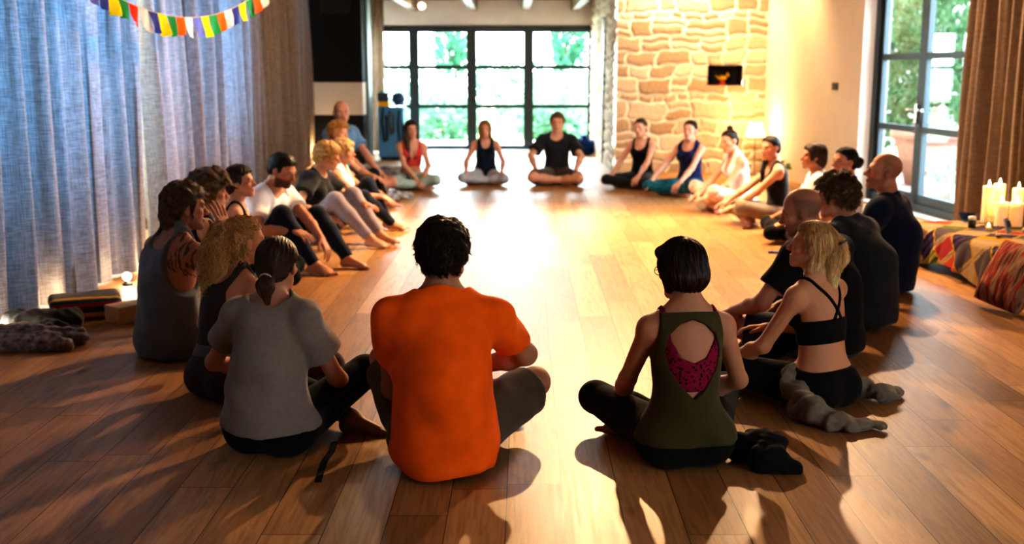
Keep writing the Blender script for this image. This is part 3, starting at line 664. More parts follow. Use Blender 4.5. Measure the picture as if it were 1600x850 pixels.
PEOPLE = [
 dict(id=4, near=2, sex='m', label='man in bright orange t-shirt and khaki shorts seen from behind', pos=(-0.25, 3.8), rz=0, S=1.03, w=0.99, sp=(-4, 0, 8, 14), head=(0, 8, 0), skin=(.36, .17, .10),
  legs=legs('cross', RL=dict(a=(-.06, .42, .065), k=(1, -.08, .34)), LL=dict(a=(.10, .42, .062), k=(-.28, 1, .40))), arms=arms(RA=dict(h=(.11, .33, .27), e=(1, .1, -.25), hn=(0, 0, 1), hd=(-.8, .4, -.4)), LA=dict(h=(-.13, .30, .17), e=(-.25, -.5, -1))),
  hair=hair('short', (.030, .017, .012), t=.018, amp=.006, curl=.7, f=70, n=2600, len=.055, wild=.3, lift=.008, bald=((.02, -.025, .155), (.03, .035, .035))),
  clothes=[dict(kind='tee', name='t_shirt', mat=orange, off=.011, sl=.52, slw=.010, hem=-.088, neck=(.066, .07, .028), fold=.010, ff=10, drape=[((0, -.05, -.05), (0, -.06, .25), .165, .15), ((0, .0, .0), (0, .0, .2), .17, .15)]), dict(kind='shorts', name='shorts', mat=khaki, off=.014, end=.80, hem=.084, fold=.006)]),
 dict(id=5, near=2, w=0.95, hw=1.1, leg=1.08, sex='f', label='woman with dark bob in olive open-back top over magenta bra', pos=(0.635, 3.84), rz=8, S=0.95, sp=(-4, 4, 6, 10), head=(22, 10, 0), skin=(.40, .19, .11), legs=legs('cross', LL=dict(k=(-1, .02, .22)), RL=dict(k=(1, .35, .25))),
  arms=arms(LA=dict(h=(-.17, .36, .16), e=(-.5, -.4, -.8), hd=(.2, .8, -.1), hn=(-.3, 0, 1)), RA=dict(h=(.12, .28, .18), e=(.8, -.4, -.3), hd=(-.6, .6, -.1), hn=(.2, 0, 1))),
  hair=hair('bob', (.022, .009, .006), tip=(.05, .018, .010), t=.017, amp=.0025, ln='cover', n=2600, len=.10, wild=.06, ext=[('e', (0, -.055, -.035), (.078, .062, .062), .03), ('t', (.068, .0, .02), (.062, .005, -.075), .024, .014, .03), ('t', (-.068, .0, .02), (-.062, .005, -.075), .024, .014, .03), ('t', (-.04, .07, .075), (.05, .06, .072), .02, .02, .02)]),
  clothes=[dict(kind='bra', name='bra', mat=mag, off=.006, mask=magentabra, fold=0), dict(kind='tank', name='open_back_top', mat=olive, off=.011, mask=openback, hemz=-.01, fold=.003, drape=[((0, .0, .02), (0, .0, .2), .10, .085)]), dict(kind='pants', name='leggings', mat=black, off=.006, end=.80, waist=.06, fold=.0015)], extra=[('glasses', dots, rubber)]),
 dict(id=3, near=2, hw=1.16, leg=1.12, sex='f', label='woman in loose grey t-shirt and black leggings with low brown ponytail', pos=(-0.915, 3.97), rz=-16, S=0.94, sp=(-4, 6, 14, 22), head=(4, 8, 0), skin=(.42, .21, .13), legs=legs('cross', RL=dict(a=(-.04, .15, .07), k=(.30, 1, .30)), LL=dict(a=(.22, .30, .06), k=(-1, .3, .2), fd=(.95, .15, -.05), fu=(0, .3, .9))),
  arms=arms(RA=dict(h=(.14, .36, .2), e=(.7, -.6, -.6), hd=(-.3, .9, -.1)), LA=dict(h=(-.2, .3, .22), e=(-.8, -.4, -.3))),
  hair=hair('short', (.045, .022, .013), tip=(.09, .045, .025), t=.010, amp=.002, ln='back', n=2200, len=.12, wild=.04, tie=(0, -.118, -.055), ext=[('t', (0, -.112, -.05), (.005, -.132, -.08), .022, .034, .02), ('t', (.005, -.132, -.08), (.01, -.122, -.15), .034, .010, .02)]),
  clothes=[dict(kind='tee', name='t_shirt', mat=greytee, off=.013, sl=.50, slw=.016, hem=.005, neck=(.105, .07, .05), fold=.011, ff=10, drape=[((0, -.02, .03), (0, -.03, .22), .165, .135)]), dict(kind='pants', name='leggings', mat=black, off=.006, end=.82, waist=.06, fold=.0015)], extra=[('hair_tie', tie_at((0, -.115, -.055), (0, -1, -.6), .022), gold)]),
 dict(id=2, near=2, hw=1.1, leg=1.08, sex='f', label='woman with curly blond ponytail in dark brown tank top', pos=(-1.28, 4.66), rz=-36, S=0.93, sp=(2, 12, 22, 26), head=(-20, 6, 0), skin=(.45, .22, .13), legs=legs('cross'),
  arms=arms(RA=dict(h=(.10, .25, .54), e=(.35, .35, -1), hd=(-.12, -.02, 1), hn=(.6, .8, 0), curl=.3), LA=dict(h=(-.16, .32, .2), e=(-.8, -.4, -.3))),
  hair=hair('long', (.42, .22, .08), tip=(.85, .55, .24), t=.011, amp=.005, f=80, ln='back', n=5200, len=.17, wild=.22, curl=.9, turn=1.6, tie=(0, -.10, .055), r=.0016, lift=.02, ext=[('t', (0, -.085, .065), (0, -.135, .05), .03, .038, .02), ('t', (0, -.135, .05), (-.01, -.155, -.05), .042, .06, .03), ('t', (-.01, -.155, -.05), (-.01, -.14, -.17), .06, .062, .03), ('t', (-.01, -.14, -.17), (.01, -.12, -.28), .058, .014, .03)]),
  clothes=[dict(kind='tank', name='tank_top', mat=taupe, off=.008, mask=racer, hemz=.0, fold=.002), dict(kind='pants', name='leggings', mat=wine, off=.006, end=.85, waist=.03, fold=.0015), dict(kind='tank', name='waistband', mat=greytank, off=.011, mask=lambda x, y, z: np.maximum(np.abs(z + F4(.375)) - F4(.03), -1), fold=.001)], extra=[('hair_tie', tie_at((0, -.115, .055), (0, -1, .1), .032, .007), rubber)]),
 dict(id=1, near=2, sex='m', label='man in grey sleeveless shirt with tattooed shoulder raising hand to his face', pos=(-1.72, 5.4), rz=-42, S=1.0, sp=(-4, 4, 14, 22), head=(-18, 4, 0), skin=(.38, .18, .11), paint=tattoo, legs=legs('cross'),
  arms=arms(RA=dict(h=(.15, .235, .60), e=(.6, .7, -1), hd=(-.25, -.12, 1), hn=(.75, .2, .1), curl=.12, spread=1.8), LA=dict(h=(-.16, .32, .2), e=(-.8, -.4, -.3))), beard=((.05, .03, .02), .5),
  hair=hair('short', (.085, .047, .026), tip=(.20, .12, .07), t=.020, amp=.005, n=2600, len=.075, wild=.2, curl=.35, lift=.006, line=[(-.13, -.11), (-.05, -.085), (-.028, .0), (.0, .026), (.012, -.02), (.022, -.02), (.032, .045), (.06, .066), (.1, .085)], ext=[('e', (0, -.085, -.055), (.066, .04, .06), .03)]),
  clothes=[dict(kind='tank', name='sleeveless_shirt', mat=greytank, off=.021, mask=bigarm, hemz=-.10, fold=.009, ff=10, drape=[((0, -.03, -.05), (0, -.02, .2), .165, .14)]), dict(kind='shorts', name='shorts', mat=black, off=.008, end=.85, fold=.003)]),
 dict(id=6, near=2, hw=1.1, leg=1.08, sex='f', label='blond woman in black sports bra with jacket tied around waist', pos=(1.335, 4.52), rz=38, S=0.92, sp=(4, 8, 12, 12), head=(28, -6, 0), skin=(.46, .22, .12), legs=legs('cross', LL=dict(k=(-1, .35, .25)), RL=dict(a=(-.02, .42, .07), k=(.7, .3, .55))),
  arms=arms(LA=dict(h=(-.18, .40, .18), e=(-.5, -.6, -.6), hd=(-.3, .9, -.2), hn=(-.2, .2, 1)), RA=dict(h=(.05, .38, .30), e=(.8, -.4, -.3))),
  hair=hair('long', (.46, .27, .10), tip=(.85, .62, .32), t=.010, amp=.003, ln='back', n=4600, len=.20, wild=.09, r=.0012, lift=.014, crown=(0, .04, .13), tie=None, ext=[('t', (0, -.09, .045), (0, -.120, .03), .036, .026, .02), ('t', (0, -.122, .022), (0, -.128, -.03), .028, .048, .016), ('t', (0, -.128, -.03), (.0, -.105, -.20), .052, .036, .025, (0, 1, 0), .7), ('t', (0, -.06, -.05), (.0, -.075, -.20), .05, .04, .012, (0, 1, 0), .6), ('t', (.055, -.04, -.03), (.055, -.07, -.17), .022, .016, .02), ('t', (-.055, -.04, -.03), (-.065, -.03, -.17), .022, .014, .02), ('t', (0, -.105, -.20), (.02, -.085, -.28), .036, .008, .03)]),
  clothes=[dict(kind='bra', name='sports_bra', mat=black, off=.006, mask=crossbra, fold=0), dict(kind='pants', name='leggings', mat=black, off=.006, end=.85, waist=.075, fold=.0015)], extra=[('tied_jacket', tied, taupejk), ('hair_tie', tie_at((0, -.124, .026), (0, -1, -1.2), .030, .007), rubber)]),
 dict(id=7, near=2, sex='m', label='balding man with stubble in black t-shirt and shorts behind blond woman', pos=(1.58, 5.32), rz=40, S=1.0, sp=(4, 10, 20, 30), head=(35, 14, 0), skin=(.36, .17, .10), scalp=((.09, .05, .03), .7, .85), beard=((.09, .055, .04), .5), brow=(.06, .04, .03), legs=legs('cross', LL=dict(k=(-1, .35, .2))),
  arms=arms(LA=dict(h=(-.24, .40, .21), e=(-.7, -.5, -.5), hd=(.3, .9, -.3)), RA=dict(h=(.1, .36, .2), e=(.8, -.4, -.3))), hair=None,
  clothes=[dict(kind='tee', name='t_shirt', mat=black, off=.014, sl=.62, slw=.010, hem=-.07, fold=.005, drape=[((0, -.03, -.02), (0, -.04, .25), .155, .14)]), dict(kind='shorts', name='shorts', mat=charcoal, off=.014, end=.72, fold=.005)]),
 dict(id=8, near=2, sex='m', label='person with curly light brown hair and black t-shirt between two balding men', pos=(1.95, 5.98), rz=44, S=1.0, sp=(2, 12, 24, 30), head=(10, 8, 0), skin=(.42, .21, .13), legs=legs('cross'), arms=arms(),
  hair=hair('short', (.10, .055, .028), tip=(.20, .12, .06), t=.032, amp=.009, curl=.9, f=55, n=2600, len=.06, wild=.3, lift=.006, r=.0013),
  clothes=[dict(kind='tee', name='t_shirt', mat=charcoal, off=.016, sl=.62, slw=.010, hem=-.07, fold=.005, drape=[((0, -.05, -.02), (0, -.06, .25), .165, .15)]), dict(kind='pants', name='trousers', mat=black, off=.012, fold=.005)]),
 dict(id=9, near=2, sex='m', label='balding man in navy t-shirt sitting in front of glazed doors', pos=(2.44, 7.0), rz=55, S=1.04, sp=(-6, 0, 12, 14), head=(30, -8, 0), skin=(.42, .19, .11), scalp=((.13, .06, .035), .55, .8), beard=((.16, .075, .045), .45), brow=(.08, .04, .03), legs=legs('cross'), arms=arms(), hair=None,
  clothes=[dict(kind='tee', name='t_shirt', mat=navy, off=.014, sl=.6, slw=.012, hem=-.08, neck=(.075, .10, .05), fold=.005, drape=[((0, -.03, -.03), (0, -.04, .25), .16, .145)]), dict(kind='pants', name='trousers', mat=charcoal, off=.012, fold=.005)]),
 dict(id=10, near=1, sex='f', label='smiling woman with dark hair in a messy low bun near glazed doors', pos=(2.62, 8.4), rz=78, S=.98, sp=(-2, 4, 8, 10), head=(30, -2, 0), skin=(.50, .25, .15), legs=legs('cross'), arms=arms(),
  hair=hair('short', (.012, .012, .018), t=.010, amp=.002, ln='back', n=500, len=.09, wild=.1, ext=[('e', (.01, -.145, -.005), (.042, .04, .045), .015), ('t', (0, -.10, .0), (0, -.13, -.02), .03, .03, .02)]),
  clothes=[dict(kind='tank', name='tank_top', mat=pale, off=.009, mask=tank(), hemz=-.04, fold=.003), dict(kind='pants', name='leggings', mat=black, off=.006, end=.85, fold=.001)]),
 dict(id=11, near=1, sex='f', label='woman with short brown hair and serious face left of dark bun woman', pos=(2.6, 9.2), rz=82, S=0.95, sp=(-2, 4, 8, 10), head=(2, -2, 0), skin=(.48, .23, .14), legs=legs('cross'), arms=arms(),
  hair=hair('bob', (.05, .028, .02), tip=(.09, .05, .035), t=.018, amp=.004, ln='cover', n=500, len=.07, wild=.15, ext=[('e', (0, -.075, -.05), (.06, .045, .065), .03)]),
  clothes=[dict(kind='tee', name='t_shirt', mat=white, off=.012, sl=.3, hem=-.05, fold=.003), dict(kind='pants', name='leggings', mat=black, off=.006, end=.85, fold=.001)]),
 dict(id=12, near=1, sex='f', label='woman with dark side braid in black tank top and fawn leggings', pos=(2.5, 10.15), rz=92, S=0.97, sp=(2, 8, 12, 14), head=(28, 4, 4), skin=(.55, .30, .20), legs=legs('cross', LL=dict(k=(-1, .35, .4)), RL=dict(k=(1, .35, .35))),
  arms=arms(RA=dict(h=(.12, .50, .20), e=(.8, -.4, -.4), hd=(-.2, 1, -.3)), LA=dict(h=(-.02, .46, .16), e=(-.7, -.4, -.4), hd=(.2, .9, -.3))),
  hair=hair('short', (.010, .012, .018), t=.010, amp=.002, ln='back', n=400, len=.09, wild=.05, part=.0, ext=[('t', (.05, -.07, -.06), (.085, .0, -.14), .026, .022, .02), ('t', (.085, .0, -.14), (.085, .05, -.24), .022, .018, .01), ('t', (.085, .05, -.24), (.075, .06, -.33), .018, .010, .01)]),
  clothes=[dict(kind='tank', name='tank_top', mat=charcoal, off=.008, mask=tank(.17, .075, .12, .08, .112, .12), hemz=-.02, fold=.002), dict(kind='pants', name='leggings', mat=fawn, off=.006, end=.82, fold=.001)]),
 dict(id=13, near=1, sex='f', label='woman with top bun in white sleeveless top and pink patterned leggings', pos=(2.36, 11.2), rz=105, S=0.98, sp=(6, 10, 16, 20), head=(18, 10, 8), skin=(.60, .34, .24), legs=legs('cross', RL=dict(k=(1, .3, .5)), LL=dict(k=(-1, .3, .5))),
  arms=arms(RA=dict(h=(.05, .46, .18), e=(.8, -.4, -.3), hd=(-.3, .9, -.2)), LA=dict(h=(-.08, .42, .16), e=(-.7, -.4, -.4), hd=(.3, .9, -.2))),
  hair=hair('short', (.035, .022, .018), t=.008, amp=.002, ln='back', n=400, len=.08, wild=.05, ext=[('e', (0, -.05, .135), (.032, .032, .03), .012)]),
  clothes=[dict(kind='tank', name='sleeveless_top', mat=white, off=.010, mask=tank(.2, .06, .17, .05, .112, .125), hemz=-.04, fold=.004), dict(kind='pants', name='leggings', mat=pinkp, off=.008, end=.85, fold=.002)]),
 dict(id=14, near=1, sex='f', label='woman with tied-back hair in navy sleeveless top and petrol leggings', pos=(2.08, 12.75), rz=140, S=1.0, sp=(-4, 0, 6, 8), head=(12, 0, -4), skin=(.62, .34, .24), legs=legs('cross', LL=dict(k=(-1, .3, .2))),
  arms=arms(RA=dict(h=(.30, .40, .14), e=(.8, -.4, -.3), hd=(.2, .8, -.6)), LA=dict(h=(-.10, .42, .14), e=(-.8, -.4, -.3), hd=(.1, .8, -.6))),
  hair=hair('short', (.035, .022, .018), t=.009, amp=.002, ln='back', n=300, len=.08, wild=.05),
  clothes=[dict(kind='tank', name='sleeveless_top', mat=bluetop, off=.010, mask=tank(.16, .085, .075, .05, .135, .14), hemz=-.07, fold=.004), dict(kind='pants', name='leggings', mat=tealleg, off=.006, end=.82, fold=.001)]),
 dict(id=15, near=1, sex='f', label='woman in black scoop tank top and dark leggings before stone wall', pos=(1.62, 13.6), rz=150, S=0.98, sp=(-4, 0, 6, 8), head=(-4, 2, 6), skin=(.62, .34, .23), legs=legs('cross'),
  arms=arms(LA=dict(h=(-.12, .40, .15), e=(-.8, -.4, -.3), hd=(.1, .8, -.6))),
  hair=hair('short', (.07, .045, .03), t=.009, amp=.002, ln='back', n=300, len=.08, wild=.05, ext=[('t', (.04, -.09, -.02), (.055, -.10, -.10), .028, .012, .02)]),
  clothes=[dict(kind='tank', name='tank_top', mat=black, off=.007, mask=tank(.17, .085, .11, .08, .108, .115), hemz=-.02, fold=.002), dict(kind='pants', name='leggings', mat=charcoal, off=.006, end=.78, fold=.001)]),
 dict(id=16, near=1, sex='m', label='person with short curly fair hair in dark t-shirt and shorts before window', pos=(.58, 14.05), rz=178, S=1.03, w=.95, sp=(-6, 0, 6, 8), head=(0, 2, 0), skin=(.55, .29, .19), legs=legs('cross'),
  arms=arms(RA=dict(h='knee', e=(1, -.2, .2)), LA=dict(h='knee', e=(-1, -.2, .2))),
  hair=hair('short', (.19, .10, .05), tip=(.26, .15, .08), t=.020, amp=.006, curl=.8, n=400, len=.04, wild=.3),
  clothes=[dict(kind='tee', name='t_shirt', mat=charcoal, off=.016, sl=.66, slw=.02, hem=-.03, neck=(.09, .075, .05), fold=.005), dict(kind='shorts', name='shorts', mat=khaki, off=.012, end=.85, fold=.003)]),
 dict(id=17, near=1, sex='f', label='woman with blond bob in navy tank top and light grey leggings', pos=(-.34, 14.1), rz=180, S=0.93, sp=(-6, 0, 6, 8), head=(-4, 2, 4), skin=(.55, .29, .20), legs=legs('cross'),
  arms=arms(),
  hair=hair('bob', (.30, .17, .08), tip=(.45, .27, .13), t=.016, amp=.002, ln='cover', n=400, len=.1, wild=.05, part=.01, ext=[('t', (.07, .01, .02), (.075, .02, -.14), .026, .02, .03), ('t', (-.07, .01, .02), (-.075, .02, -.14), .026, .02, .03), ('e', (0, -.075, -.05), (.07, .05, .09), .03)]),
  clothes=[dict(kind='tank', name='tank_top', mat=fb('ink', (.008, .014, .03)), off=.012, mask=tank(.18, .07, .10, .06, .11, .12), hemz=-.09, fold=.004), dict(kind='pants', name='leggings', mat=lgrey, off=.006, end=.80, fold=.001)]),
 dict(id=18, near=1, sex='f', label='woman with very long brown hair in coral bra top and mint leggings', pos=(-1.25, 13.5), rz=-168, S=0.97, sp=(4, 6, 8, 10), head=(8, 4, 4), skin=(.52, .28, .19), legs=legs('cross', LL=dict(k=(-1, .5, .2))),
  arms=arms(RA=dict(h=(-.02, .33, .14), e=(.9, -.3, -.3), hd=(-.4, .7, -.6)), LA=dict(h=(-.10, .35, .14), e=(-.9, -.3, -.3), hd=(.2, .7, -.6))),
  hair=hair('long', (.055, .033, .024), tip=(.12, .07, .045), t=.013, amp=.002, ln='cover', n=400, len=.2, wild=.04, part=.0, ext=[('t', (.07, -.01, .02), (.075, .03, -.12), .028, .035, .03), ('t', (.075, .03, -.12), (.075, .075, -.38), .038, .02, .03), ('t', (-.07, -.01, .02), (-.07, -.03, -.14), .024, .02, .03), ('e', (0, -.07, -.08), (.075, .05, .12), .03)]),
  clothes=[dict(kind='bra', name='bra_top', mat=red, off=.007, mask=redbra, fold=0), dict(kind='pants', name='leggings', mat=mint, off=.006, end=.85, waist=.09, fold=.001)]),
 dict(id=19, near=1, sex='m', label='tall man with receding hair in faded blue t-shirt sitting highest', pos=(-1.98, 12.75), rz=-120, S=1.13, sp=(-6, -2, 4, 6), head=(-40, 0, 0), skin=(.50, .25, .16), scalp=((.06, .035, .025), .8, .75), beard=((.12, .06, .04), .4), brow=(.06, .035, .02), hair=None, lift=.10,
  legs=legs('cross', RL=dict(a=(-.10, .36, .075)), LL=dict(a=(.11, .30, .075))), arms=arms(LA=dict(h=(-.10, .36, .26), e=(-.8, -.4, -.3), hd=(.3, .8, -.2)), RA=dict(h=(.04, .34, .24), e=(.8, -.4, -.3), hd=(-.3, .8, -.2))),
  clothes=[dict(kind='tee', name='t_shirt', mat=sky, off=.016, sl=.6, slw=.014, hem=-.04, fold=.005), dict(kind='shorts', name='shorts', mat=charcoal, off=.014, end=.8, fold=.004)]),
 dict(id=20, near=1, sex='f', label='woman with curly golden hair in turquoise top and black leggings', pos=(-1.92, 11.6), rz=-100, S=1.04, sp=(2, 6, 10, 14), head=(-20, 2, 0), skin=(.52, .27, .17), legs=legs('up', RL=dict(a=(-.05, .46, .07), k=(.8, .3, .6), fd=(-.2, 1, 0)), LL=dict(a=(.0, .56, .075), k=(-.7, .3, .7))),
  arms=arms(RA=dict(h=(.10, .50, .14), e=(.8, -.4, -.4), hd=(.1, 1, -.2)), LA=dict(h=(-.12, .42, .30), e=(-.8, -.3, -.4))),
  hair=hair('short', (.42, .22, .06), tip=(.55, .32, .10), t=.034, amp=.008, curl=.9, f=50, n=700, len=.06, wild=.3),
  clothes=[dict(kind='tank', name='tank_top', mat=teal, off=.010, mask=tank(), hemz=-.05, fold=.003), dict(kind='pants', name='leggings', mat=black, off=.006, end=.85, fold=.001)]),
 dict(id=21, near=1, sex='f', label='woman with short pale blond hair in white sleeveless top and navy trousers', pos=(-1.62, 9.85), rz=-95, S=0.95, sp=(4, 10, 14, 14), head=(-8, 0, 0), skin=(.52, .27, .17), legs=legs('up', RL=dict(a=(.02, .56, .075), k=(.6, .2, .8)), LL=dict(a=(-.10, .50, .075))),
  arms=arms(RA=dict(h=(.12, .48, .34), e=(.8, -.3, -.4), hd=(-.2, .9, -.5)), LA=dict(h=(-.12, .46, .30), e=(-.8, -.3, -.4))),
  hair=hair('short', (.60, .40, .17), tip=(.72, .52, .26), t=.026, amp=.007, curl=.5, n=700, len=.045, wild=.3, line=[(-.13, -.10), (-.05, -.08), (-.03, -.03), (.0, -.01), (.02, -.02), (.035, .04), (.06, .055), (.1, .07)]),
  clothes=[dict(kind='tank', name='sleeveless_top', mat=white, off=.014, mask=tank(.16, .06, .075, .05, .14, .15), hemz=-.07, fold=.004), dict(kind='pants', name='trousers', mat=jean, off=.010, fold=.003)]),
 dict(id=22, near=1, sex='f', label='woman with short tousled blond hair in dark grey t-shirt tilting her head', pos=(-1.72, 9.05), rz=-105, S=1.02, sp=(6, 14, 20, 24), sl=-6, head=(26, 14, 24), skin=(.50, .26, .16), legs=legs('up', RL=dict(a=(.10, .60, .075), k=(.3, .2, 1)), LL=dict(a=(-.12, .60, .075))),
  arms=arms(RA=dict(h=(.25, .30, .26), e=(.8, -.5, -.3)), LA=dict(h=(-.10, .50, .32), e=(-.8, -.3, -.4))),
  hair=hair('short', (.50, .28, .09), tip=(.65, .42, .17), t=.024, amp=.007, curl=.4, n=700, len=.045, wild=.3, lift=.01),
  clothes=[dict(kind='tee', name='t_shirt', mat=charcoal, off=.014, sl=.5, slw=.012, hem=-.05, fold=.004), dict(kind='pants', name='leggings', mat=mauve, off=.010, end=.9, fold=.003)]),
 dict(id=23, near=1, sex='m', label='dark-haired bearded man in white t-shirt and dark trousers looking down', pos=(-1.84, 7.95), rz=-112, S=1.0, sp=(4, 12, 22, 30), head=(-2, 22, 0), skin=(.42, .20, .12), beard=((.02, .012, .008), .85), legs=legs('up', RL=dict(a=(.14, .52, .075)), LL=dict(a=(-.16, .62, .075), k=(-.3, .2, 1))),
  arms=arms(RA=dict(h=(.20, .40, .32), e=(.8, -.6, -.4), hd=(.1, 1, -.3)), LA=dict(h=(.02, .58, .17), e=(-.9, -.1, -.1), hd=(.2, .6, -.8))),
  hair=hair('short', (.010, .008, .007), t=.013, amp=.003, n=700, len=.035, wild=.2, bald=((.0, .10, .085), (.05, .03, .02))),
  clothes=[dict(kind='tee', name='t_shirt', mat=white, off=.016, sl=.55, slw=.014, hem=-.05, neck=(.08, .10, .05), fold=.006), dict(kind='pants', name='trousers', mat=jean, off=.012, fold=.004)]),
 dict(id=24, near=1, sex='f', label='woman in profile with short brown hair and black strappy top', pos=(-1.86, 7.2), rz=-80, S=0.93, sp=(0, 4, 8, 12), head=(-12, -4, 0), skin=(.48, .24, .15), legs=legs('cross'), arms=arms(),
  hair=hair('bob', (.035, .022, .015), tip=(.07, .045, .03), t=.018, amp=.004, n=900, len=.07, wild=.1, ln='short', ext=[('e', (0, -.075, -.04), (.064, .045, .055), .03), ('t', (.066, -.01, .04), (.068, -.02, -.03), .022, .014, .02)]),
  clothes=[dict(kind='tank', name='strappy_top', mat=black, off=.008, mask=tank(.17, .085, .14, .10, .105, .11), hemz=-.03, fold=.002), dict(kind='pants', name='leggings', mat=black, off=.006, end=.85, fold=.001)]),
 dict(id=25, near=1, sex='f', label='person with big frizzy light brown hair behind man in grey sleeveless shirt', pos=(-1.88, 6.35), rz=-62, S=0.97, sp=(2, 8, 14, 18), head=(-5, 4, 0), skin=(.46, .23, .14), legs=legs('cross'), arms=arms(),
  hair=hair('short', (.15, .085, .04), tip=(.26, .16, .075), t=.048, amp=.012, curl=.9, f=45, n=2200, len=.06, wild=.4, lift=.006, r=.0009, line=[(-.13, -.12), (-.05, -.10), (-.03, -.05), (.0, -.04), (.02, -.03), (.035, .04), (.06, .055), (.1, .07)]),
  clothes=[dict(kind='tank', name='tank_top', mat=charcoal, off=.008, mask=tank(), hemz=-.03, fold=.002), dict(kind='pants', name='leggings', mat=charcoal, off=.006, end=.85, fold=.001)]),
]
for q in PEOPLE:
    if ONLY is None or q['id'] in ONLY: person(q)
# ------------------------------------------------------------------ the room
def math_(m, op, a, b=None, c=None):
    n = N(m, 'Math', operation=op)
    for i, v in enumerate((a, b, c)):
        if v is None: continue
        if isinstance(v, (int, float)): n.inputs[i].default_value = v
        else: L(m, v, n.inputs[i])
    return n.outputs[0]
def floor_mat():
    m = mat('oak_planks', rough=.4, spec=.32); b = bsdf(m)
    g = N(m, 'NewGeometry'); sx = N(m, 'SeparateXYZ'); L(m, g.outputs['Position'], sx.inputs[0]); X, Y = sx.outputs[0], sx.outputs[1]
    W, LN = .19, 1.75
    u = math_(m, 'DIVIDE', math_(m, 'ADD', math_(m, 'ADD', X, 50.03), math_(m, 'MULTIPLY', Y, -.012)), W); row = math_(m, 'FLOOR', u); fu = math_(m, 'FRACT', u)
    wn = N(m, 'TexWhiteNoise', noise_dimensions='1D'); L(m, row, wn.inputs['W'])
    v = math_(m, 'DIVIDE', math_(m, 'ADD', math_(m, 'ADD', Y, 50), math_(m, 'MULTIPLY', wn.outputs['Value'], 9.7)), LN); colm = math_(m, 'FLOOR', v); fv = math_(m, 'FRACT', v)
    cb = N(m, 'CombineXYZ'); L(m, row, cb.inputs[0]); L(m, colm, cb.inputs[1])
    w2 = N(m, 'TexWhiteNoise', noise_dimensions='2D'); L(m, cb.outputs[0], w2.inputs['Vector']); rnd = w2.outputs['Value']
    gv = N(m, 'CombineXYZ'); L(m, math_(m, 'MULTIPLY', X, 9), gv.inputs[0]); L(m, math_(m, 'MULTIPLY', Y, .9), gv.inputs[1]); L(m, math_(m, 'MULTIPLY', rnd, 60), gv.inputs[2])
    n1 = N(m, 'TexNoise', Scale=1.0, Detail=5.0, Roughness=.6, Distortion=1.2); L(m, gv.outputs[0], n1.inputs['Vector'])
    gr = N(m, 'CombineXYZ'); L(m, math_(m, 'MULTIPLY', X, 70), gr.inputs[0]); L(m, math_(m, 'MULTIPLY', Y, 3), gr.inputs[1]); L(m, math_(m, 'MULTIPLY', rnd, 90), gr.inputs[2])
    n2 = N(m, 'TexNoise', Scale=1.0, Detail=3.0, Distortion=.4); L(m, gr.outputs[0], n2.inputs['Vector'])
    # cathedral rings: warped stripes inside each plank
    rg = math_(m, 'SINE', math_(m, 'MULTIPLY', n1.outputs['Fac'], 38.0))
    base = ramp(m, rnd, [(0, (.30, .15, .058)), (.35, (.42, .225, .09)), (.7, (.52, .30, .13)), (1, (.36, .185, .072))])
    mx = N(m, 'MixRGB', blend_type='MULTIPLY'); mx.inputs['Fac'].default_value = .55; L(m, base, mx.inputs['Color1'])
    L(m, ramp(m, math_(m, 'ADD', math_(m, 'MULTIPLY', rg, .10), n2.outputs['Fac']), [(.25, (.42, .33, .26)), (.62, (1, 1, 1))]), mx.inputs['Color2'])
    kn = N(m, 'TexNoise', Scale=1.0, Detail=2.0); kv = N(m, 'CombineXYZ'); L(m, math_(m, 'MULTIPLY', X, 7), kv.inputs[0]); L(m, math_(m, 'MULTIPLY', Y, 3.2), kv.inputs[1]); L(m, math_(m, 'MULTIPLY', rnd, 31), kv.inputs[2]); L(m, kv.outputs[0], kn.inputs['Vector'])
    mk = N(m, 'MixRGB', blend_type='MULTIPLY'); mk.inputs['Fac'].default_value = .75; L(m, mx.outputs[0], mk.inputs['Color1']); L(m, ramp(m, kn.outputs['Fac'], [(.68, (1, 1, 1)), (.78, (.35, .28, .25))]), mk.inputs['Color2'])
    eu = math_(m, 'MULTIPLY', math_(m, 'MINIMUM', fu, math_(m, 'SUBTRACT', 1, fu)), W); ev = math_(m, 'MULTIPLY', math_(m, 'MINIMUM', fv, math_(m, 'SUBTRACT', 1, fv)), LN)
    gap = math_(m, 'LESS_THAN', math_(m, 'MINIMUM', eu, ev), .0016)
    mg = N(m, 'MixRGB'); L(m, gap, mg.inputs['Fac']); L(m, mk.outputs[0], mg.inputs['Color1']); mg.inputs['Color2'].default_value = (.05, .025, .012, 1)
    L(m, mg.outputs[0], b.inputs['Base Color'])
    L(m, math_(m, 'ADD', math_(m, 'MULTIPLY', n2.outputs['Fac'], .14), .36), b.inputs['Roughness'])
    bp = N(m, 'Bump', Strength=.25, Distance=.0015); L(m, math_(m, 'SUBTRACT', n2.outputs['Fac'], math_(m, 'MULTIPLY', gap, 1.5)), bp.inputs['Height']); L(m, bp.outputs['Normal'], b.inputs['Normal'])
    return m
def plaster(name, c, bump=.12):
    m = mat(name, c, .85, spec=.2); tc = N(m, 'TexCoord'); n = N(m, 'TexNoise', Scale=6.0, Detail=6.0); L(m, tc.outputs['Object'], n.inputs['Vector'])
    L(m, ramp(m, n.outputs['Fac'], [(.3, tuple(x * .94 for x in c)), (.7, c)]), bsdf(m).inputs['Base Color'])
    n2 = N(m, 'TexNoise', Scale=40.0, Detail=4.0); L(m, tc.outputs['Object'], n2.inputs['Vector'])
    bp = N(m, 'Bump', Strength=bump, Distance=.01); L(m, n2.outputs['Fac'], bp.inputs['Height']); L(m, bp.outputs['Normal'], bsdf(m).inputs['Normal']); return m
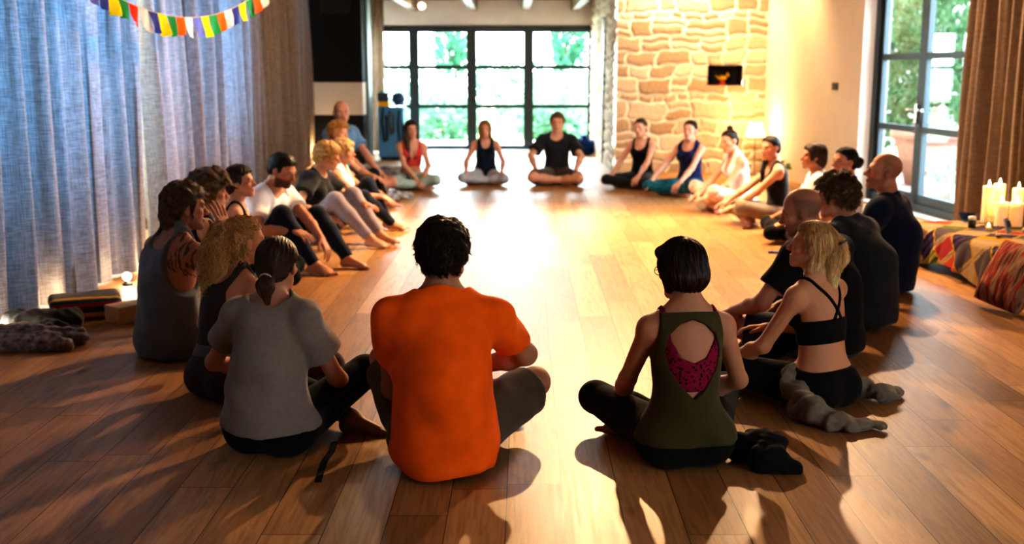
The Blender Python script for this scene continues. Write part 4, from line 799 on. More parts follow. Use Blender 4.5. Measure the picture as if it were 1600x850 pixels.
def woodm(name, c, c2, sc=(3, 30, 30), rough=.5):
    m = mat(name, c, rough); tc = N(m, 'TexCoord'); mp = N(m, 'Mapping'); mp.inputs['Scale'].default_value = sc; L(m, tc.outputs['Object'], mp.inputs['Vector'])
    n = N(m, 'TexNoise', Scale=1.0, Detail=5.0, Distortion=1.0); L(m, mp.outputs[0], n.inputs['Vector']); L(m, ramp(m, n.outputs['Fac'], [(.3, c2), (.7, c)]), bsdf(m).inputs['Base Color'])
    bp = N(m, 'Bump', Strength=.2, Distance=.003); L(m, n.outputs['Fac'], bp.inputs['Height']); L(m, bp.outputs['Normal'], bsdf(m).inputs['Normal']); return m
M = dict(wall=plaster('cream_plaster', (.78, .70, .58)), white=plaster('white_plaster', (.82, .80, .78)), blackp=plaster('black_paint', (.012, .012, .012), .05), beige=plaster('beige_paint', (.52, .46, .40), .05),
         metal=mat('steel_frame', (.035, .05, .058), .45, .3), beam=woodm('beam_wood', (.20, .11, .06), (.09, .05, .03), (30, 2, 30)), ceil=woodm('ceiling_wood', (.26, .15, .085), (.16, .09, .05), (30, 1, 1)), dark=woodm('dark_wood', (.07, .035, .02), (.03, .015, .01)),
         chrome=mat('chrome', (.7, .7, .7), .25, 1), bulb=mat('lit_bulb', (1, 1, 1), .5, emis=(1, .93, .8), estr=60), bulbw=mat('warm_bulb', (1, 1, 1), .5, emis=(1, .75, .42), estr=25), cork=woodm('cork', (.55, .35, .17), (.45, .27, .12), (60, 60, 60)))
def glass_mat(name, tint=(1, 1, 1), fac=.08):
    m = bpy.data.materials.new(name); m.use_nodes = True; nt = m.node_tree; nt.nodes.remove(bsdf(m)); out = nt.nodes['Material Output']
    t = N(m, 'BsdfTransparent'); t.inputs['Color'].default_value = (*tint, 1); g = N(m, 'BsdfGlossy'); g.inputs['Roughness'].default_value = .02
    fr = N(m, 'LayerWeight'); fr.inputs['Blend'].default_value = .5; x = N(m, 'MixShader'); L(m, math_(m, 'ADD', math_(m, 'MULTIPLY', math_(m, 'POWER', fr.outputs['Facing'], 5.0), .8), .025), x.inputs[0]); L(m, t.outputs[0], x.inputs[1]); L(m, g.outputs[0], x.inputs[2]); L(m, x.outputs[0], out.inputs['Surface']); return m
M['glass'] = glass_mat('window_glass', (.97, .99, .98))
mb = MB(); mb.box((.3, 9, -.05), (8.4, 23.2, .1)); struct(mb.build('floor', floor_mat()))
RW = lambda Y, w=0.0: 4.2 - w - .088 * (Y - 10.4)     # right wall line: glazing plane at w=0, plaster face at w=.16
# ceiling
mb = MB(); mb.box((.3, 6.6, 3.36), (9, 18.4, .12)); struct(mb.build('ceiling', M['ceil']))
mb = MB(); mb.box((-.6, 18.0, 2.74), (5.4, 4.5, .12)); struct(mb.build('ceiling_alcove', M['ceil']))
mb = MB(); mb.box((-.6, 15.78, 3.05), (5.6, .2, .6)); struct(mb.build('wall_lintel', M['white']))
for i, px in enumerate((-1.75, -.69, .25, 1.12)):
    mb = MB(); mb.box((px, 17.95, 2.585), (.13, 4.1, .19), bev=.01); b_ = struct(mb.build('trim_beam_%d' % (i + 1), M['beam']))
# walls
mb = MB()   # left wall with window openings behind the curtain
for (y0, y1) in ((-2.4, 3.2), (6.0, 6.3), (9.1, 9.4), (12.2, 17.2)): mb.box((-3.72, (y0 + y1) / 2, 1.65), (.2, y1 - y0, 3.3))
for (y0, y1) in ((3.2, 6.0), (6.3, 9.1), (9.4, 12.2)):
    mb.box((-3.72, (y0 + y1) / 2, .42), (.2, y1 - y0, .84)); mb.box((-3.72, (y0 + y1) / 2, 2.98), (.2, y1 - y0, .64))
struct(mb.build('wall_left', M['white']))
for i, (y0, y1) in enumerate(((3.2, 6.0), (6.3, 9.1), (9.4, 12.2))):
    w = struct(empty('window_%d' % (i + 2), (-3.74, (y0 + y1) / 2, .84))); h = 1.82; l = y1 - y0
    mb = MB()
    for z in (.03, h - .03): mb.box((0, 0, z), (.06, l, .06))
    for y in (-l / 2 + .03, 0, l / 2 - .03): mb.box((0, y, h / 2), (.06, .06, h - .12))
    mb.build('frame', M['metal'], w)
    mb = MB(); mb.box((0, 0, h / 2), (.006, l - .1, h - .1)); mb.build('pane', M['glass'], w)
mb = MB(); mb.box((.3, -2.5, 1.65), (8.2, .2, 3.3)); struct(mb.build('wall_back', plaster('low_bounce_plaster', (.10, .07, .05))))  # unseen back wall, coloured dark to cut bounced light
# far wall with the big window opening X -3.2..1.43, Z 0..2.22
mb = MB(); mb.box((-.7, 20.12, 2.51), (5.2, .24, .58)); mb.box((-3.25, 20.12, 1.1), (.3, .24, 2.24)); mb.box((1.75, 20.12, 1.1), (.64, .24, 2.24)); struct(mb.build('wall_far', M['white']))
mb = MB(); mb.box((-3.45, 18.6, 1.65), (.3, 3.2, 3.3)); struct(mb.build('wall_left_alcove', M['white']))
# black wall block with a beige band
bk = struct(empty('wall_panelled_block', (-2.72, 17.2, 0)))
mb = MB(); mb.box((0, 0, .38), (.84, .4, .76), bev=.004); mb.box((0, 0, 2.0), (.84, .4, 1.48), bev=.004); mb.build('black_panel', M['blackp'], bk)
mb = MB(); mb.box((0, 0, 1.01), (.835, .39, .50)); mb.build('beige_band', M['beige'], bk)
mb = MB(); mb.box((.03, -.205, 2.39), (.44, .02, .20), bev=.006); mb.build('vent', mat('vent_black', (.004, .004, .004), .4), bk)
mb = MB(); mb.box((-2.30, 17.62, 1.35), (.08, .42, 2.7)); struct(mb.build('trim_grey_column', mat('grey_blue_paint', (.16, .22, .24), .6)))
mb = MB(); mb.box((-3.24, 17.05, 1.65), (.2, .3, 3.3)); struct(mb.build('trim_white_jamb', M['white']))
# right wall: plaster far of the doors, above and near
def wallseg(mb, y0, y1, z0, z1, w=.16, t=.3):
    a, b = RW(y0, w), RW(y1, w); v = [mb.bm.verts.new(p) for p in ((a, y0, z0), (b, y1, z0), (b + t, y1, z0), (a + t, y0, z0), (a, y0, z1), (b, y1, z1), (b + t, y1, z1), (a + t, y0, z1))]
    for f in ((0, 1, 2, 3), (4, 7, 6, 5), (0, 4, 5, 1), (1, 5, 6, 2), (2, 6, 7, 3), (3, 7, 4, 0)): mb.bm.faces.new([v[i] for i in f])
mb = MB(); wallseg(mb, 12.28, 16.2, 0, 3.3); wallseg(mb, 9.2, 12.28, 2.42, 3.3); wallseg(mb, -2.4, 9.2, 0, 3.3); struct(mb.build('wall_right', M['wall']))
mb = MB(); wallseg(mb, 12.262, 12.279, 0, 2.42, .162, .16); struct(mb.build('trim_door_reveal', M['white']))
# stone wall as a relief of coursed rubble
def stones(U, Z, seed):
    r = np.random.RandomState(seed); hgt = np.zeros_like(U); col = np.zeros(U.shape + (3,)); u2 = U + .03 * np.sin(Z * 9 + U * 4) + .012 * np.sin(Z * 31 + 2); z2 = Z + .022 * np.sin(U * 6 + Z * 2) + .010 * np.sin(U * 23 + Z * 7)
    z = -.05; di = np.zeros_like(U); sh = np.zeros_like(U); tone = np.zeros_like(U)
    while z < 3.4:
        rh = r.choice([.11, .15, .19, .24, .28]) * r.uniform(.9, 1.1); x = U.min() - r.uniform(0, .4)
        while x < U.max() + .1:
            w = rh * r.uniform(.8, 2.4) + .06; m = (z2 >= z) & (z2 < z + rh) & (u2 >= x) & (u2 < x + w)
            cells = [(x, x + w, z, z + rh)]
            if rh > .2 and r.rand() < .45: k = z + rh * r.uniform(.4, .6); cells = [(x, x + w, z, k), (x, x + w, k, z + rh)]
            for (a, b, c, d) in cells:
                q = m & (z2 >= c) & (z2 < d); rr = r.uniform(.02, .05)
                dx = np.minimum(u2 - a, b - u2); dz = np.minimum(z2 - c, d - z2); e = rr - np.sqrt(np.maximum(rr - dx, 0) ** 2 + np.maximum(rr - dz, 0) ** 2)
                e = np.minimum(e, np.minimum(dx, dz)); di[q] = e[q]; sh[q] = r.uniform(.4, 1.0); tone[q] = r.uniform(0, 1)
            x += w
        z += rh
    f = np.clip((di - .008) / .022, 0, 1); f = f * f * (3 - 2 * f)
    n = np.sin(U * 37 + 3 * np.sin(Z * 29)) * np.sin(Z * 41 + 2 * np.sin(U * 33)) * .5 + np.sin(U * 91 + Z * 60) * np.sin(Z * 83 - U * 40) * .3
    hgt = f * (.018 + .022 * sh) + .004 * n
    c0 = np.array([.36, .25, .16]); c1 = np.array([.56, .44, .32]); mort = np.array([.74, .66, .54])
    st = c0 + (c1 - c0) * tone[..., None]; st = st * (1 + .18 * n[..., None]); col = mort * (1 - f[..., None]) + st * f[..., None]
    return hgt, np.clip(col, 0, 1)
def relief(name, u0, u1, du, place, seed, hole=None):
    nu, nz = int((u1 - u0) / du), int(3.3 / du); U, Z = np.meshgrid(np.linspace(u0, u1, nu), np.linspace(0, 3.3, nz), indexing='ij'); h, c = stones(U, Z, seed)
    V = place(U, Z, h).reshape(-1, 3); i, j = np.meshgrid(np.arange(nu - 1), np.arange(nz - 1), indexing='ij'); b = i * nz + j; Q = np.stack([b, b + nz, b + nz + 1, b + 1], -1)
    if hole: uc, zc_ = U[:-1, :-1] + du / 2, Z[:-1, :-1] + du / 2; k = ~((uc > hole[0]) & (uc < hole[1]) & (zc_ > hole[2]) & (zc_ < hole[3])); Q = Q[k]
    return npmesh(name, V, Q.reshape(-1, 4), True, c.reshape(-1, 3))
STONE = attr_mat('sandstone', rough=.9, spec=.15, bump=.5, bscale=70)
NI = (2.76, 3.25, 1.23, 1.51)
struct(link('wall_stone', relief('wall_stone', 1.47, 3.62, .013, lambda U, Z, h: np.stack([U, 15.62 - h, Z], -1), 5, NI), STONE))
struct(link('wall_stone_return', relief('wall_stone_return', 15.6, 20.0, .03, lambda U, Z, h: np.stack([1.47 - h - (U - 15.6) * .006, U, Z], -1), 9), STONE))
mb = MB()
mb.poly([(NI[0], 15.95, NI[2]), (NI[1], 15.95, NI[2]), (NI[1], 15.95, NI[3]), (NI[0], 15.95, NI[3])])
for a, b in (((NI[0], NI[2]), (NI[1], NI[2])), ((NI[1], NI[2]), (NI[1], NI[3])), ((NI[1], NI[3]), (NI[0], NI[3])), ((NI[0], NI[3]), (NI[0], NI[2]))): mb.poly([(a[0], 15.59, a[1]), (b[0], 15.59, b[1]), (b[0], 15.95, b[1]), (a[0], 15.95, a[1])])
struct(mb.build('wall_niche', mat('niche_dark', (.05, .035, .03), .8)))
mb = MB(); mb.box((1.452, 17.3, 1.12), (.07, .22, 2.24), bev=.006); struct(mb.build('trim_door_post', woodm('post_wood', (.22, .11, .055), (.12, .06, .03), (30, 30, 2))))
mb = MB(); mb.box((1.45, 17.17, 1.12), (.08, .05, 2.24), bev=.004); struct(mb.build('trim_door_edge', M['dark']))

# far glazing: four leaves
def glazing(name, xs, h, bars, loc, fw=.06, heavy=()):
    w = struct(empty(name, loc)); mb = MB(); x0, x1 = xs[0], xs[-1]
    mb.box(((x0 + x1) / 2, 0, .05), (x1 - x0, .07, .1)); mb.box(((x0 + x1) / 2, 0, h - .045), (x1 - x0, .07, .12))
    for x in xs: mb.box((x, 0, h / 2), (fw * (2.1 if x in heavy else 1.0), .075, h - .02))
    for z in bars: mb.box(((x0 + x1) / 2, .005, z), (x1 - x0, .05, .075))
    mb.build('frame', M['metal'], w)
    for a, b in zip(xs, xs[1:]): mb = MB(); mb.box(((a + b) / 2, .01, h / 2), (b - a - .02, .008, h - .1)); mb.build('pane', M['glass'], w)
    return w
gz = glazing('window_1', [-3.1, -1.77, -.73, .30, 1.41], 2.22, (.80, 1.50), (0, 20.02, 0), .085, (-1.77, -.73, .30))
mb = MB(); mb.tube([(-.53, -.06, 1.12), (-.53, -.06, 1.28)], .012); mb.tube([(-.53, -.06, 1.2), (-.53, -.02, 1.2)], .01); mb.build('handle', M['chrome'], gz)
mb = MB(); mb.box((-.85, 19.9, .008), (4.6, .2, .016)); struct(mb.build('trim_sill_far', M['white']))
# right glazed doors along the slanted wall: built in local coordinates, u runs toward the camera
ang = math.atan2(1, -.088)  # direction of growing Y
dr = struct(empty('door_1', (RW(12.22), 12.22, 0), ang + math.pi))
D = dict(u0=0, l1a=.09, l1b=1.02, st=1.12, l2a=1.21, l2b=2.03, mu=2.13, end=3.0); H = 2.40
mb = MB(); mb.box((1.5, 0, .05), (3.0, .08, .1)); mb.box((1.5, 0, H - .05), (3.0, .08, .1))
for x, w in ((.035, .11), (2.14, .16), (2.98, .08)): mb.box((x, 0, H / 2), (w, .09, H))
mb.build('frame', M['metal'], dr)
for nm, a, b in (('leaf_far', .09, 1.115), ('leaf_near', 1.125, 2.06)):
    mb = MB(); mb.box(((a + b) / 2, .01, .13), (b - a, .06, .12)); mb.box(((a + b) / 2, .01, H - .14), (b - a, .06, .08))
    for x in (a + .035, b - .035): mb.box((x, .01, H / 2), (.085, .06, H - .12))
    for z in (.84, 1.575): mb.box(((a + b) / 2, .01, z), (b - a, .055, .065))
    lf = mb.build('door_leaf', M['metal'], dr); mb = MB(); mb.box(((a + b) / 2, .012, H / 2), (b - a - .1, .008, H - .2)); mb.build('pane', M['glass'], lf)
mb = MB()
for z in (.84, 1.575): mb.box((2.56, .01, z), (.8, .05, .05))
sb = mb.build('side_light_bars', M['metal'], dr); mb = MB(); mb.box((2.58, .012, H / 2), (.78, .008, H - .12)); mb.build('pane', M['glass'], sb)
mb = MB(); mb.tube([(1.07, -.03, 1.04), (1.07, -.085, 1.04), (.95, -.085, 1.04)], .011); mb.box((1.07, -.035, 1.0), (.035, .012, .2), bev=.004); mb.build('handle', M['chrome'], dr)
mb = MB(); mb.tube([(1.19, -.03, 1.04), (1.19, -.085, 1.04), (1.31, -.085, 1.04)], .011); mb.build('handle', M['chrome'], dr)
mb = MB(); mb.sphere((1.09, -.06, .90), .022, (1, .5, 1)); mb.box((1.09, -.06, .84), (.03, .008, .07), bev=.004, mi=1); mb.build('key', [M['chrome'], mat('blue_tag', (.01, .06, .5), .5)], dr)
mb = MB(); mb.box((1.5, -.12, .012), (3.0, .14, .024), bev=.004); mb.build('threshold', mat('pale_stone', (.6, .56, .5), .6), dr)
# light switch on the plaster
sw_ = tag(empty('light_switch', (RW(13.0, .165), 13.0, 1.25), ang - math.pi / 2), 'small dark double light switch on the cream wall left of the glazed doors', 'light switch')
mb = MB(); mb.box((-.004, 0, 0), (.012, .17, .085), bev=.003); mb.build('plate', mat('switch_dark', (.05, .05, .045), .4), sw_)
mb = MB(); mb.box((-.012, -.04, 0), (.008, .06, .06), bev=.002); mb.box((-.012, .04, 0), (.008, .06, .06), bev=.002); mb.build('rocker', mat('switch_mid', (.09, .085, .08), .4), sw_)
# ------------------------------------------------------------------ curtains
def curtain_mat(name, c, trans, tint, weave=True):
    m = mat(name, c, .95, spec=.05); b = bsdf(m); nt = m.node_tree; out = nt.nodes['Material Output']
    tc = N(m, 'TexCoord'); mp = N(m, 'Mapping'); mp.inputs['Scale'].default_value = (14, 14, 190); L(m, tc.outputs['Object'], mp.inputs['Vector']); n = N(m, 'TexNoise', Scale=1.0, Detail=3.0); L(m, mp.outputs[0], n.inputs['Vector'])
    mp2 = N(m, 'Mapping'); mp2.inputs['Scale'].default_value = (200, 200, 9); L(m, tc.outputs['Object'], mp2.inputs['Vector']); n2 = N(m, 'TexNoise', Scale=1.0, Detail=2.0); L(m, mp2.outputs[0], n2.inputs['Vector'])
    s_ = math_(m, 'ADD', math_(m, 'MULTIPLY', n.outputs['Fac'], .55), math_(m, 'MULTIPLY', n2.outputs['Fac'], .45))
    L(m, ramp(m, s_, [(.35, tuple(x * .6 for x in c)), (.65, tuple(min(1, x * 1.15) for x in c))]), b.inputs['Base Color'])
    if trans:
        t = N(m, 'BsdfTranslucent'); L(m, ramp(m, s_, [(.38, tuple(x * .25 for x in tint)), (.62, tint)]), t.inputs['Color']); x = N(m, 'MixShader'); x.inputs[0].default_value = trans
        L(m, b.outputs[0], x.inputs[1]); L(m, t.outputs[0], x.inputs[2]); L(m, x.outputs[0], out.inputs['Surface'])
    return m
LINEN = curtain_mat('linen', (.30, .225, .165), .22, (.11, .25, .42)); TAUPE = curtain_mat('taupe_curtain', (.20, .155, .12), 0, None); BRN = curtain_mat('brown_curtain', (.25, .17, .11), .15, (.5, .35, .25))  # linen's blue translucent tint puts daylight colour into the cloth
def curtain(name, pts, z0, z1, mt, label, seed, wl=.2, amp=.055, lean=.0, nz=26, per=26):
    r = random.Random(seed); P = [Vector((*p, 0)) for p in pts]; seg = [0]
    for a, b in zip(P, P[1:]): seg.append(seg[-1] + (b - a).length)
    T = seg[-1]; n = int(T / wl * per); ph = []; x = 0; w = []
    while x < T + 1: d = wl * r.uniform(.55, 1.6); w.append((x, d, r.uniform(.5, 1.25), r.uniform(-1, 1))); x += d
    V, Q = [], []
    def at(s_):
        s_ = min(max(s_, 0), T - 1e-4)
        for k in range(len(seg) - 1):
            if s_ < seg[k + 1]: d = (P[k + 1] - P[k]).normalized(); return P[k] + d * (s_ - seg[k]), Vector((d.y, -d.x, 0))
    for i in range(n + 1):
        s0 = T * i / n; fx = next((q for q in w if q[0] <= s0 < q[0] + q[1]), w[-1]); t = (s0 - fx[0]) / fx[1]
        k = math.sin(2 * math.pi * t) + .25 * math.sin(4 * math.pi * t + fx[3] * 3); a = amp * fx[2]
        for j in range(nz + 1):
            zz = j / nz; p, nn = at(s0 + lean * (zz - .5) + .02 * math.sin(zz * 5 + fx[3] * 6)); g = .75 + .35 * (1 - zz) + .12 * math.sin(zz * 7 + fx[3] * 9)
            V.append((*(p + nn * (a * g * k + .012 * math.sin(s0 * 3 + zz * 4)))[:2], z0 + (z1 - z0) * zz))
    for i in range(n):
        for j in range(nz): b = i * (nz + 1) + j; Q.append((b, b + nz + 1, b + nz + 2, b + 1))
    return tag(link(name, npmesh(name, V, Q), mt), label, 'curtain')
curtain('curtain', [(-3.3, 2.2), (-2.98, 5.2), (-2.80, 7.0), (-2.76, 8.1)], .015, 3.28, LINEN, 'long grey linen curtain nearest on the left, glowing blue with daylight', 3, .27, .075, .10)
curtain('curtain', [(-2.79, 8.3), (-2.82, 10.2), (-2.95, 13.2), (-3.08, 16.75)], .015, 3.28, LINEN, 'warm beige linen curtain farther along left wall, ending beside black panel', 8, .27, .075, -.12)
curtain('curtain', [(4.13, 10.0), (4.02, 9.3), (4.12, 8.6), (4.2, 7.6), (4.3, 6.4)], .02, 3.28, TAUPE, 'heavy taupe curtain drawn aside at the right of the glazed doors', 5, .17, .06)
curtain('curtain', [(-2.66, 19.5), (-2.25, 19.55)], .02, 2.66, BRN, 'narrow brown curtain gathered left of the far window', 6, .12, .05)
# ------------------------------------------------------------------ prayer flags
pf = tag(empty('prayer_flags', (-2.6, 8.2, 2.0)), 'string of small coloured prayer flags hanging across the left curtain', 'bunting')
FC = dict(b=(.035, .05, .25), y=(.85, .66, .01), g=(.02, .25, .07), r=(.80, .03, .01), w=(.75, .66, .62), o=(.95, .13, .01), l=(.13, .15, .42))
FM = {k: fabric('flag_' + k, v, rough=.9, sheen=.1) for k, v in FC.items()}
for m_ in FM.values():
    x = N(m_, 'MixShader'); t = N(m_, 'BsdfTranslucent'); t.inputs['Color'].default_value = bsdf(m_).inputs['Base Color'].default_value; x.inputs[0].default_value = .3
    L(m_, bsdf(m_).outputs[0], x.inputs[1]); L(m_, t.outputs[0], x.inputs[2]); L(m_, x.outputs[0], m_.node_tree.nodes['Material Output'].inputs['Surface'])
def flagpt(t): # t 0..1 along the string, world
    a, b = Vector((-2.63, 6.9, 2.00)), Vector((-1.98, 9.0, 2.09)); p = a.lerp(b, t); p.z -= 4 * .245 * t * (1 - t); return p - Vector((-2.6, 8.2, 2.0))
mb = MB(); mb.tube([Vector((-.15, -2.1, 1.28))] + [flagpt(t / 30) for t in range(31)] + [Vector((.95, 2.2, 1.28))], .003, 5); mb.build('cord', FM['w'], pf)
seq = 'lbygrwbygowlygowbygow'; n = len(seq); rr = random.Random(4)
for i, k in enumerate(seq):
    t0, t1 = (i + .04) / n, (i + .96) / n; p0, p1 = flagpt(t0), flagpt(t1); V, Q = [], []; sw, tw_ = rr.uniform(-.02, .02), rr.uniform(-.5, .5); hh = .135 * rr.uniform(.94, 1.06)
    for a in range(6):
        for b in range(9):
            u, v = a / 5, b / 8; p = p0.lerp(p1, u); w_ = .012 * math.sin(u * 5 + v * 3 + i) * v
            V.append((p.x + w_ + tw_ * (u - .5) * v * .05 + .02 * v, p.y + sw * v, p.z - hh * v - .01 * math.sin(u * 3.1 + i) * v))
    for a in range(5):
        for b in range(8): q = a * 9 + b; Q.append((q, q + 9, q + 10, q + 1))
    link('flag', npmesh('flag', V, Q), FM[k], pf)
# ------------------------------------------------------------------ altar table on the right
TBL = empty('low_table', (3.46, 7.35, 0), 0, 'low wooden table under the patchwork cloth beside the right wall', 'table')
mb = MB(); mb.box((0, 0, .265), (.66, 1.8, .04), bev=.006); mb.build('table_top', M['dark'], TBL)
for sx in (-1, 1):
    for sy in (-1, 1): mb = MB(); mb.box((sx * .28, sy * .82, .123), (.06, .06, .245), bev=.005); mb.build('leg', M['dark'], TBL)
def patch():
    PAL = np.array([(.60, .10, .05), (.55, .40, .24), (.07, .045, .11), (.22, .21, .05), (.02, .22, .27), (.15, .12, .14), (.62, .36, .04), (.45, .06, .08), (.50, .36, .22)])
    ny, na = 190, 110; V, c = [], []; prof = [(-.40, .045), (-.385, .16), (-.36, .27), (-.335, .293), (-.30, .298), (.36, .298), (.375, .20)]
    cum = [0]
    for a, b in zip(prof, prof[1:]): cum.append(cum[-1] + math.dist(a, b))
    for i in range(ny + 1):
        y = -.99 + 1.98 * i / ny
        for j in range(na + 1):
            s_ = cum[-1] * j / na; k = max(q for q in range(len(prof) - 1) if cum[q] <= s_ + 1e-9); t = (s_ - cum[k]) / (cum[k + 1] - cum[k]); x = prof[k][0] * (1 - t) + prof[k + 1][0] * t; z = prof[k][1] * (1 - t) + prof[k + 1][1] * t
            h = max(0, 1 - s_ / .27); w = h * (.022 * math.sin(y * 16 + 1) + .012 * math.sin(y * 37)); hem = h * h * .035 * math.sin(y * 5.2 + .6); x0 = x - abs(w) * .6 - w * .4
            if abs(y) > .92 and z > .2: z -= max(0, abs(y) - .92) * 2.6 + .0
            V.append((x0, y, max(z + hem + (.0015 * math.sin(y * 60) * math.sin(s_ * 50)), .004)))
            u, v = (y * 3.6 + s_ * 3.6), (y * 3.6 - s_ * 3.6); fu, fv = u - math.floor(u), v - math.floor(v); hsh = (int(math.floor(u)) * 7 + int(math.floor(v)) * 13 + int(math.floor(u) * math.floor(v))) % 9
            q = PAL[hsh].copy()
            if min(fu, 1 - fu) < .13 and (int(math.floor(y * 7.2)) % 3): q = PAL[1] if min(fu, 1 - fu) > .03 else PAL[3]
            if min(fv, 1 - fv) < .04: q = PAL[6]
            if hsh in (3, 2): q = q * (1.6 if int(fu * 6) % 2 else .5)
            c.append(q * (1 + .15 * math.sin(y * 300) * math.sin(s_ * 300)))
    Q = [(i * (na + 1) + j, (i + 1) * (na + 1) + j, (i + 1) * (na + 1) + j + 1, i * (na + 1) + j + 1) for i in range(ny) for j in range(na)]
    return npmesh('patchwork_cloth', np.array(V), np.array(Q), True, np.clip(np.array(c) * .62, 0, 1))
pc = tag(link('patchwork_cloth', patch(), attr_mat('quilt', rough=.9, spec=.1, bump=.4, bscale=120), None, (3.46, 7.35, 0), .07), 'colourful zigzag patchwork cloth draped over the low table', 'tablecloth')
TBL.rotation_euler.z = .07
ZT = .302
WAX = mat('wax', (.85, .68, .45), .5, sub=.8, emis=(1, .45, .12), estr=.25); bsdf(WAX).inputs['Subsurface Radius'].default_value = (.05, .03, .015); bsdf(WAX).inputs['Subsurface Scale'].default_value = 1.0  # faint emission in the wax stands in for the flame's glow
FLAME = mat('flame', (1, .6, .2), emis=(1, .62, .22), estr=90); WICK = mat('wick', (.02, .015, .01), .9)
lights = []
def lamp(kind, name, loc, power, col, **k):
    l = bpy.data.lights.new(name, kind); l.energy = power; l.color = col
    to = k.pop('to', None)
    for a, b in k.items(): setattr(l, a, b)
    o = bpy.data.objects.new(name, l); C.objects.link(o); o.location = loc
    if to is not None: o.rotation_euler = (Vector(to) - Vector(loc)).to_track_quat('-Z', 'Y').to_euler()
    return o
for (x, y, r, h, lb) in ((3.575, 8.13, .042, .275, 'tall cream pillar candle, leftmost of the five lit candles'), (3.685, 8.2, .043, .285, 'tall cream pillar candle at the back middle of the candle group'), (3.775, 8.08, .043, .265, 'tall cream pillar candle, rightmost of the five lit candles'),
                       (3.60, 7.95, .046, .175, 'short cream pillar candle at front left of the candle group'), (3.70, 7.93, .047, .175, 'short cream pillar candle at front right of the candle group')):
    c = tag(empty('pillar_candle', (x, y, ZT)), lb, 'candle', 'lit pillar candles on the low table')
    mb = MB(); mb.lathe([(r * .98, 0), (r, .006), (r, h - .006), (r * .93, h), (r * .75, h - .006), (r * .35, h - .014), (0, h - .016)], n=28); mb.build('wax', WAX, c)
    mb = MB(); mb.tube([(0, 0, h - .017), (.001, 0, h - .004), (.003, 0, h + .006)], .0016, 6); mb.build('wick', WICK, c)
    mb = MB(); mb.lathe([(.001, h), (.0065, h + .008), (.0075, h + .014), (.005, h + .026), (.0022, h + .036), (.0004, h + .044)], n=12); mb.build('flame', FLAME, c)
    lamp('POINT', 'candle_light', (x, y, ZT + h + .03), 1.3, (1, .55, .2), shadow_soft_size=.012)
GL = glass_mat('clear_glass', (.9, .95, .97)); BGL = glass_mat('blue_glass', (.35, .6, .95))
def thing(name, loc, lab, cat, rz=0, group=None): return tag(empty(name, loc, rz), lab, cat, group)
t = thing('glass_bowl', (3.46, 8.20, ZT), 'blue tinted glass bowl at far corner of the low table', 'bowl'); mb = MB(); mb.lathe([(.03, 0), (.055, .02), (.07, .06), (.066, .06), (.05, .022), (0, .008)], n=24); mb.build('bowl', BGL, t)
t = thing('small_jar', (3.36, 7.88, ZT), 'small white and black jar at the front edge of the low table', 'jar'); mb = MB(); mb.lathe([(.026, 0), (.028, .05), (.022, .056)], n=18); mb.build('jar', mat('jar_dark', (.03, .028, .02), .3), t); mb = MB(); mb.lathe([(.027, .056), (.027, .078), (.0, .08)], n=18); mb.build('lid', mat('jar_white', (.75, .7, .6), .4), t)
t = thing('tealight_glass', (3.44, 7.78, ZT), 'clear straight glass with a lit tealight inside', 'candle holder'); mb = MB(); mb.lathe([(.032, 0), (.036, .1), (.033, .1), (.03, .004), (0, .004)], n=20); mb.build('glass', GL, t)
mb = MB(); mb.lathe([(.019, .006), (.019, .02), (0, .02)], n=16); mb.build('tealight', WAX, t); mb = MB(); mb.lathe([(.001, .021), (.005, .028), (.003, .038), (.0004, .044)], n=10); mb.build('flame', FLAME, t)
t = thing('mobile_phone', (3.47, 7.55, ZT), 'silver bar mobile phone standing tilted among table objects', 'phone', .5); mb = MB(); mb.box((0, 0, .055), (.05, .014, .11), rot=Matrix.Rotation(-.35, 3, 'X'), bev=.004); mb.build('case', mat('silver_plastic', (.45, .46, .46), .35, .4), t)
mb = MB(); mb.box((0, -.0105, .071), (.036, .002, .045), rot=Matrix.Rotation(-.35, 3, 'X')); mb.build('screen', mat('lcd', (.07, .09, .08), .2), t)
t = thing('crystal', (3.6, 7.5, ZT), 'rough grey stone beside the silver phone', 'stone'); mb = MB(); mb.sphere((0, 0, .028), .045, (1.2, .9, .7), u=7, v=5); mb.build('stone', mat('grey_stone', (.25, .21, .2), .7), t)
t = thing('pink_flower', (3.53, 7.2, ZT), 'bright pink silk flower lying on the low table', 'flower')
for k in range(7): a = k * .9; mb = MB(); mb.sphere((.03 * math.cos(a), .03 * math.sin(a), .03 + .008 * math.sin(k)), .026, (1, .75, .35), u=10, v=6); mb.build('petal', mat('pink_petal', (.75, .16, .32), .7), t)
mb = MB(); mb.sphere((0, 0, .038), .012); mb.build('flower_centre', mat('yellow_centre', (.8, .5, .05), .7), t)
t = thing('incense_holder', (3.36, 7.45, ZT), 'dark wooden boat-shaped incense holder near table edge', 'incense holder', 1.2); mb = MB(); mb.box((0, 0, .008), (.16, .03, .015), bev=.006); mb.build('tray', M['dark'], t); mb = MB(); mb.tube([(-.06, 0, .014), (.05, 0, .07)], .0013, 5); mb.build('incense_stick', WICK, t)
t = thing('red_pouch', (3.5, 6.88, ZT), 'red fabric pouch on the near part of the low table', 'pouch'); link('pouch', cloth_piece([rc((-.05, -.04, .03), (.05, .03, .028), .03, .026)], 3, .005, .005, 40), fabric('red_cloth', (.45, .01, .015)), t)
t = thing('brass_bell', (3.66, 7.35, ZT), 'small brass hand bell on the low table', 'bell'); mb = MB(); mb.lathe([(.028, 0), (.024, .01), (.018, .03), (.009, .042), (0, .044)], n=18); mb.build('bell', mat('brass', (.6, .36, .1), .3, 1), t); mb = MB(); mb.tube([(0, 0, .044), (0, 0, .08)], .005); mb.build('handle', M['dark'], t)
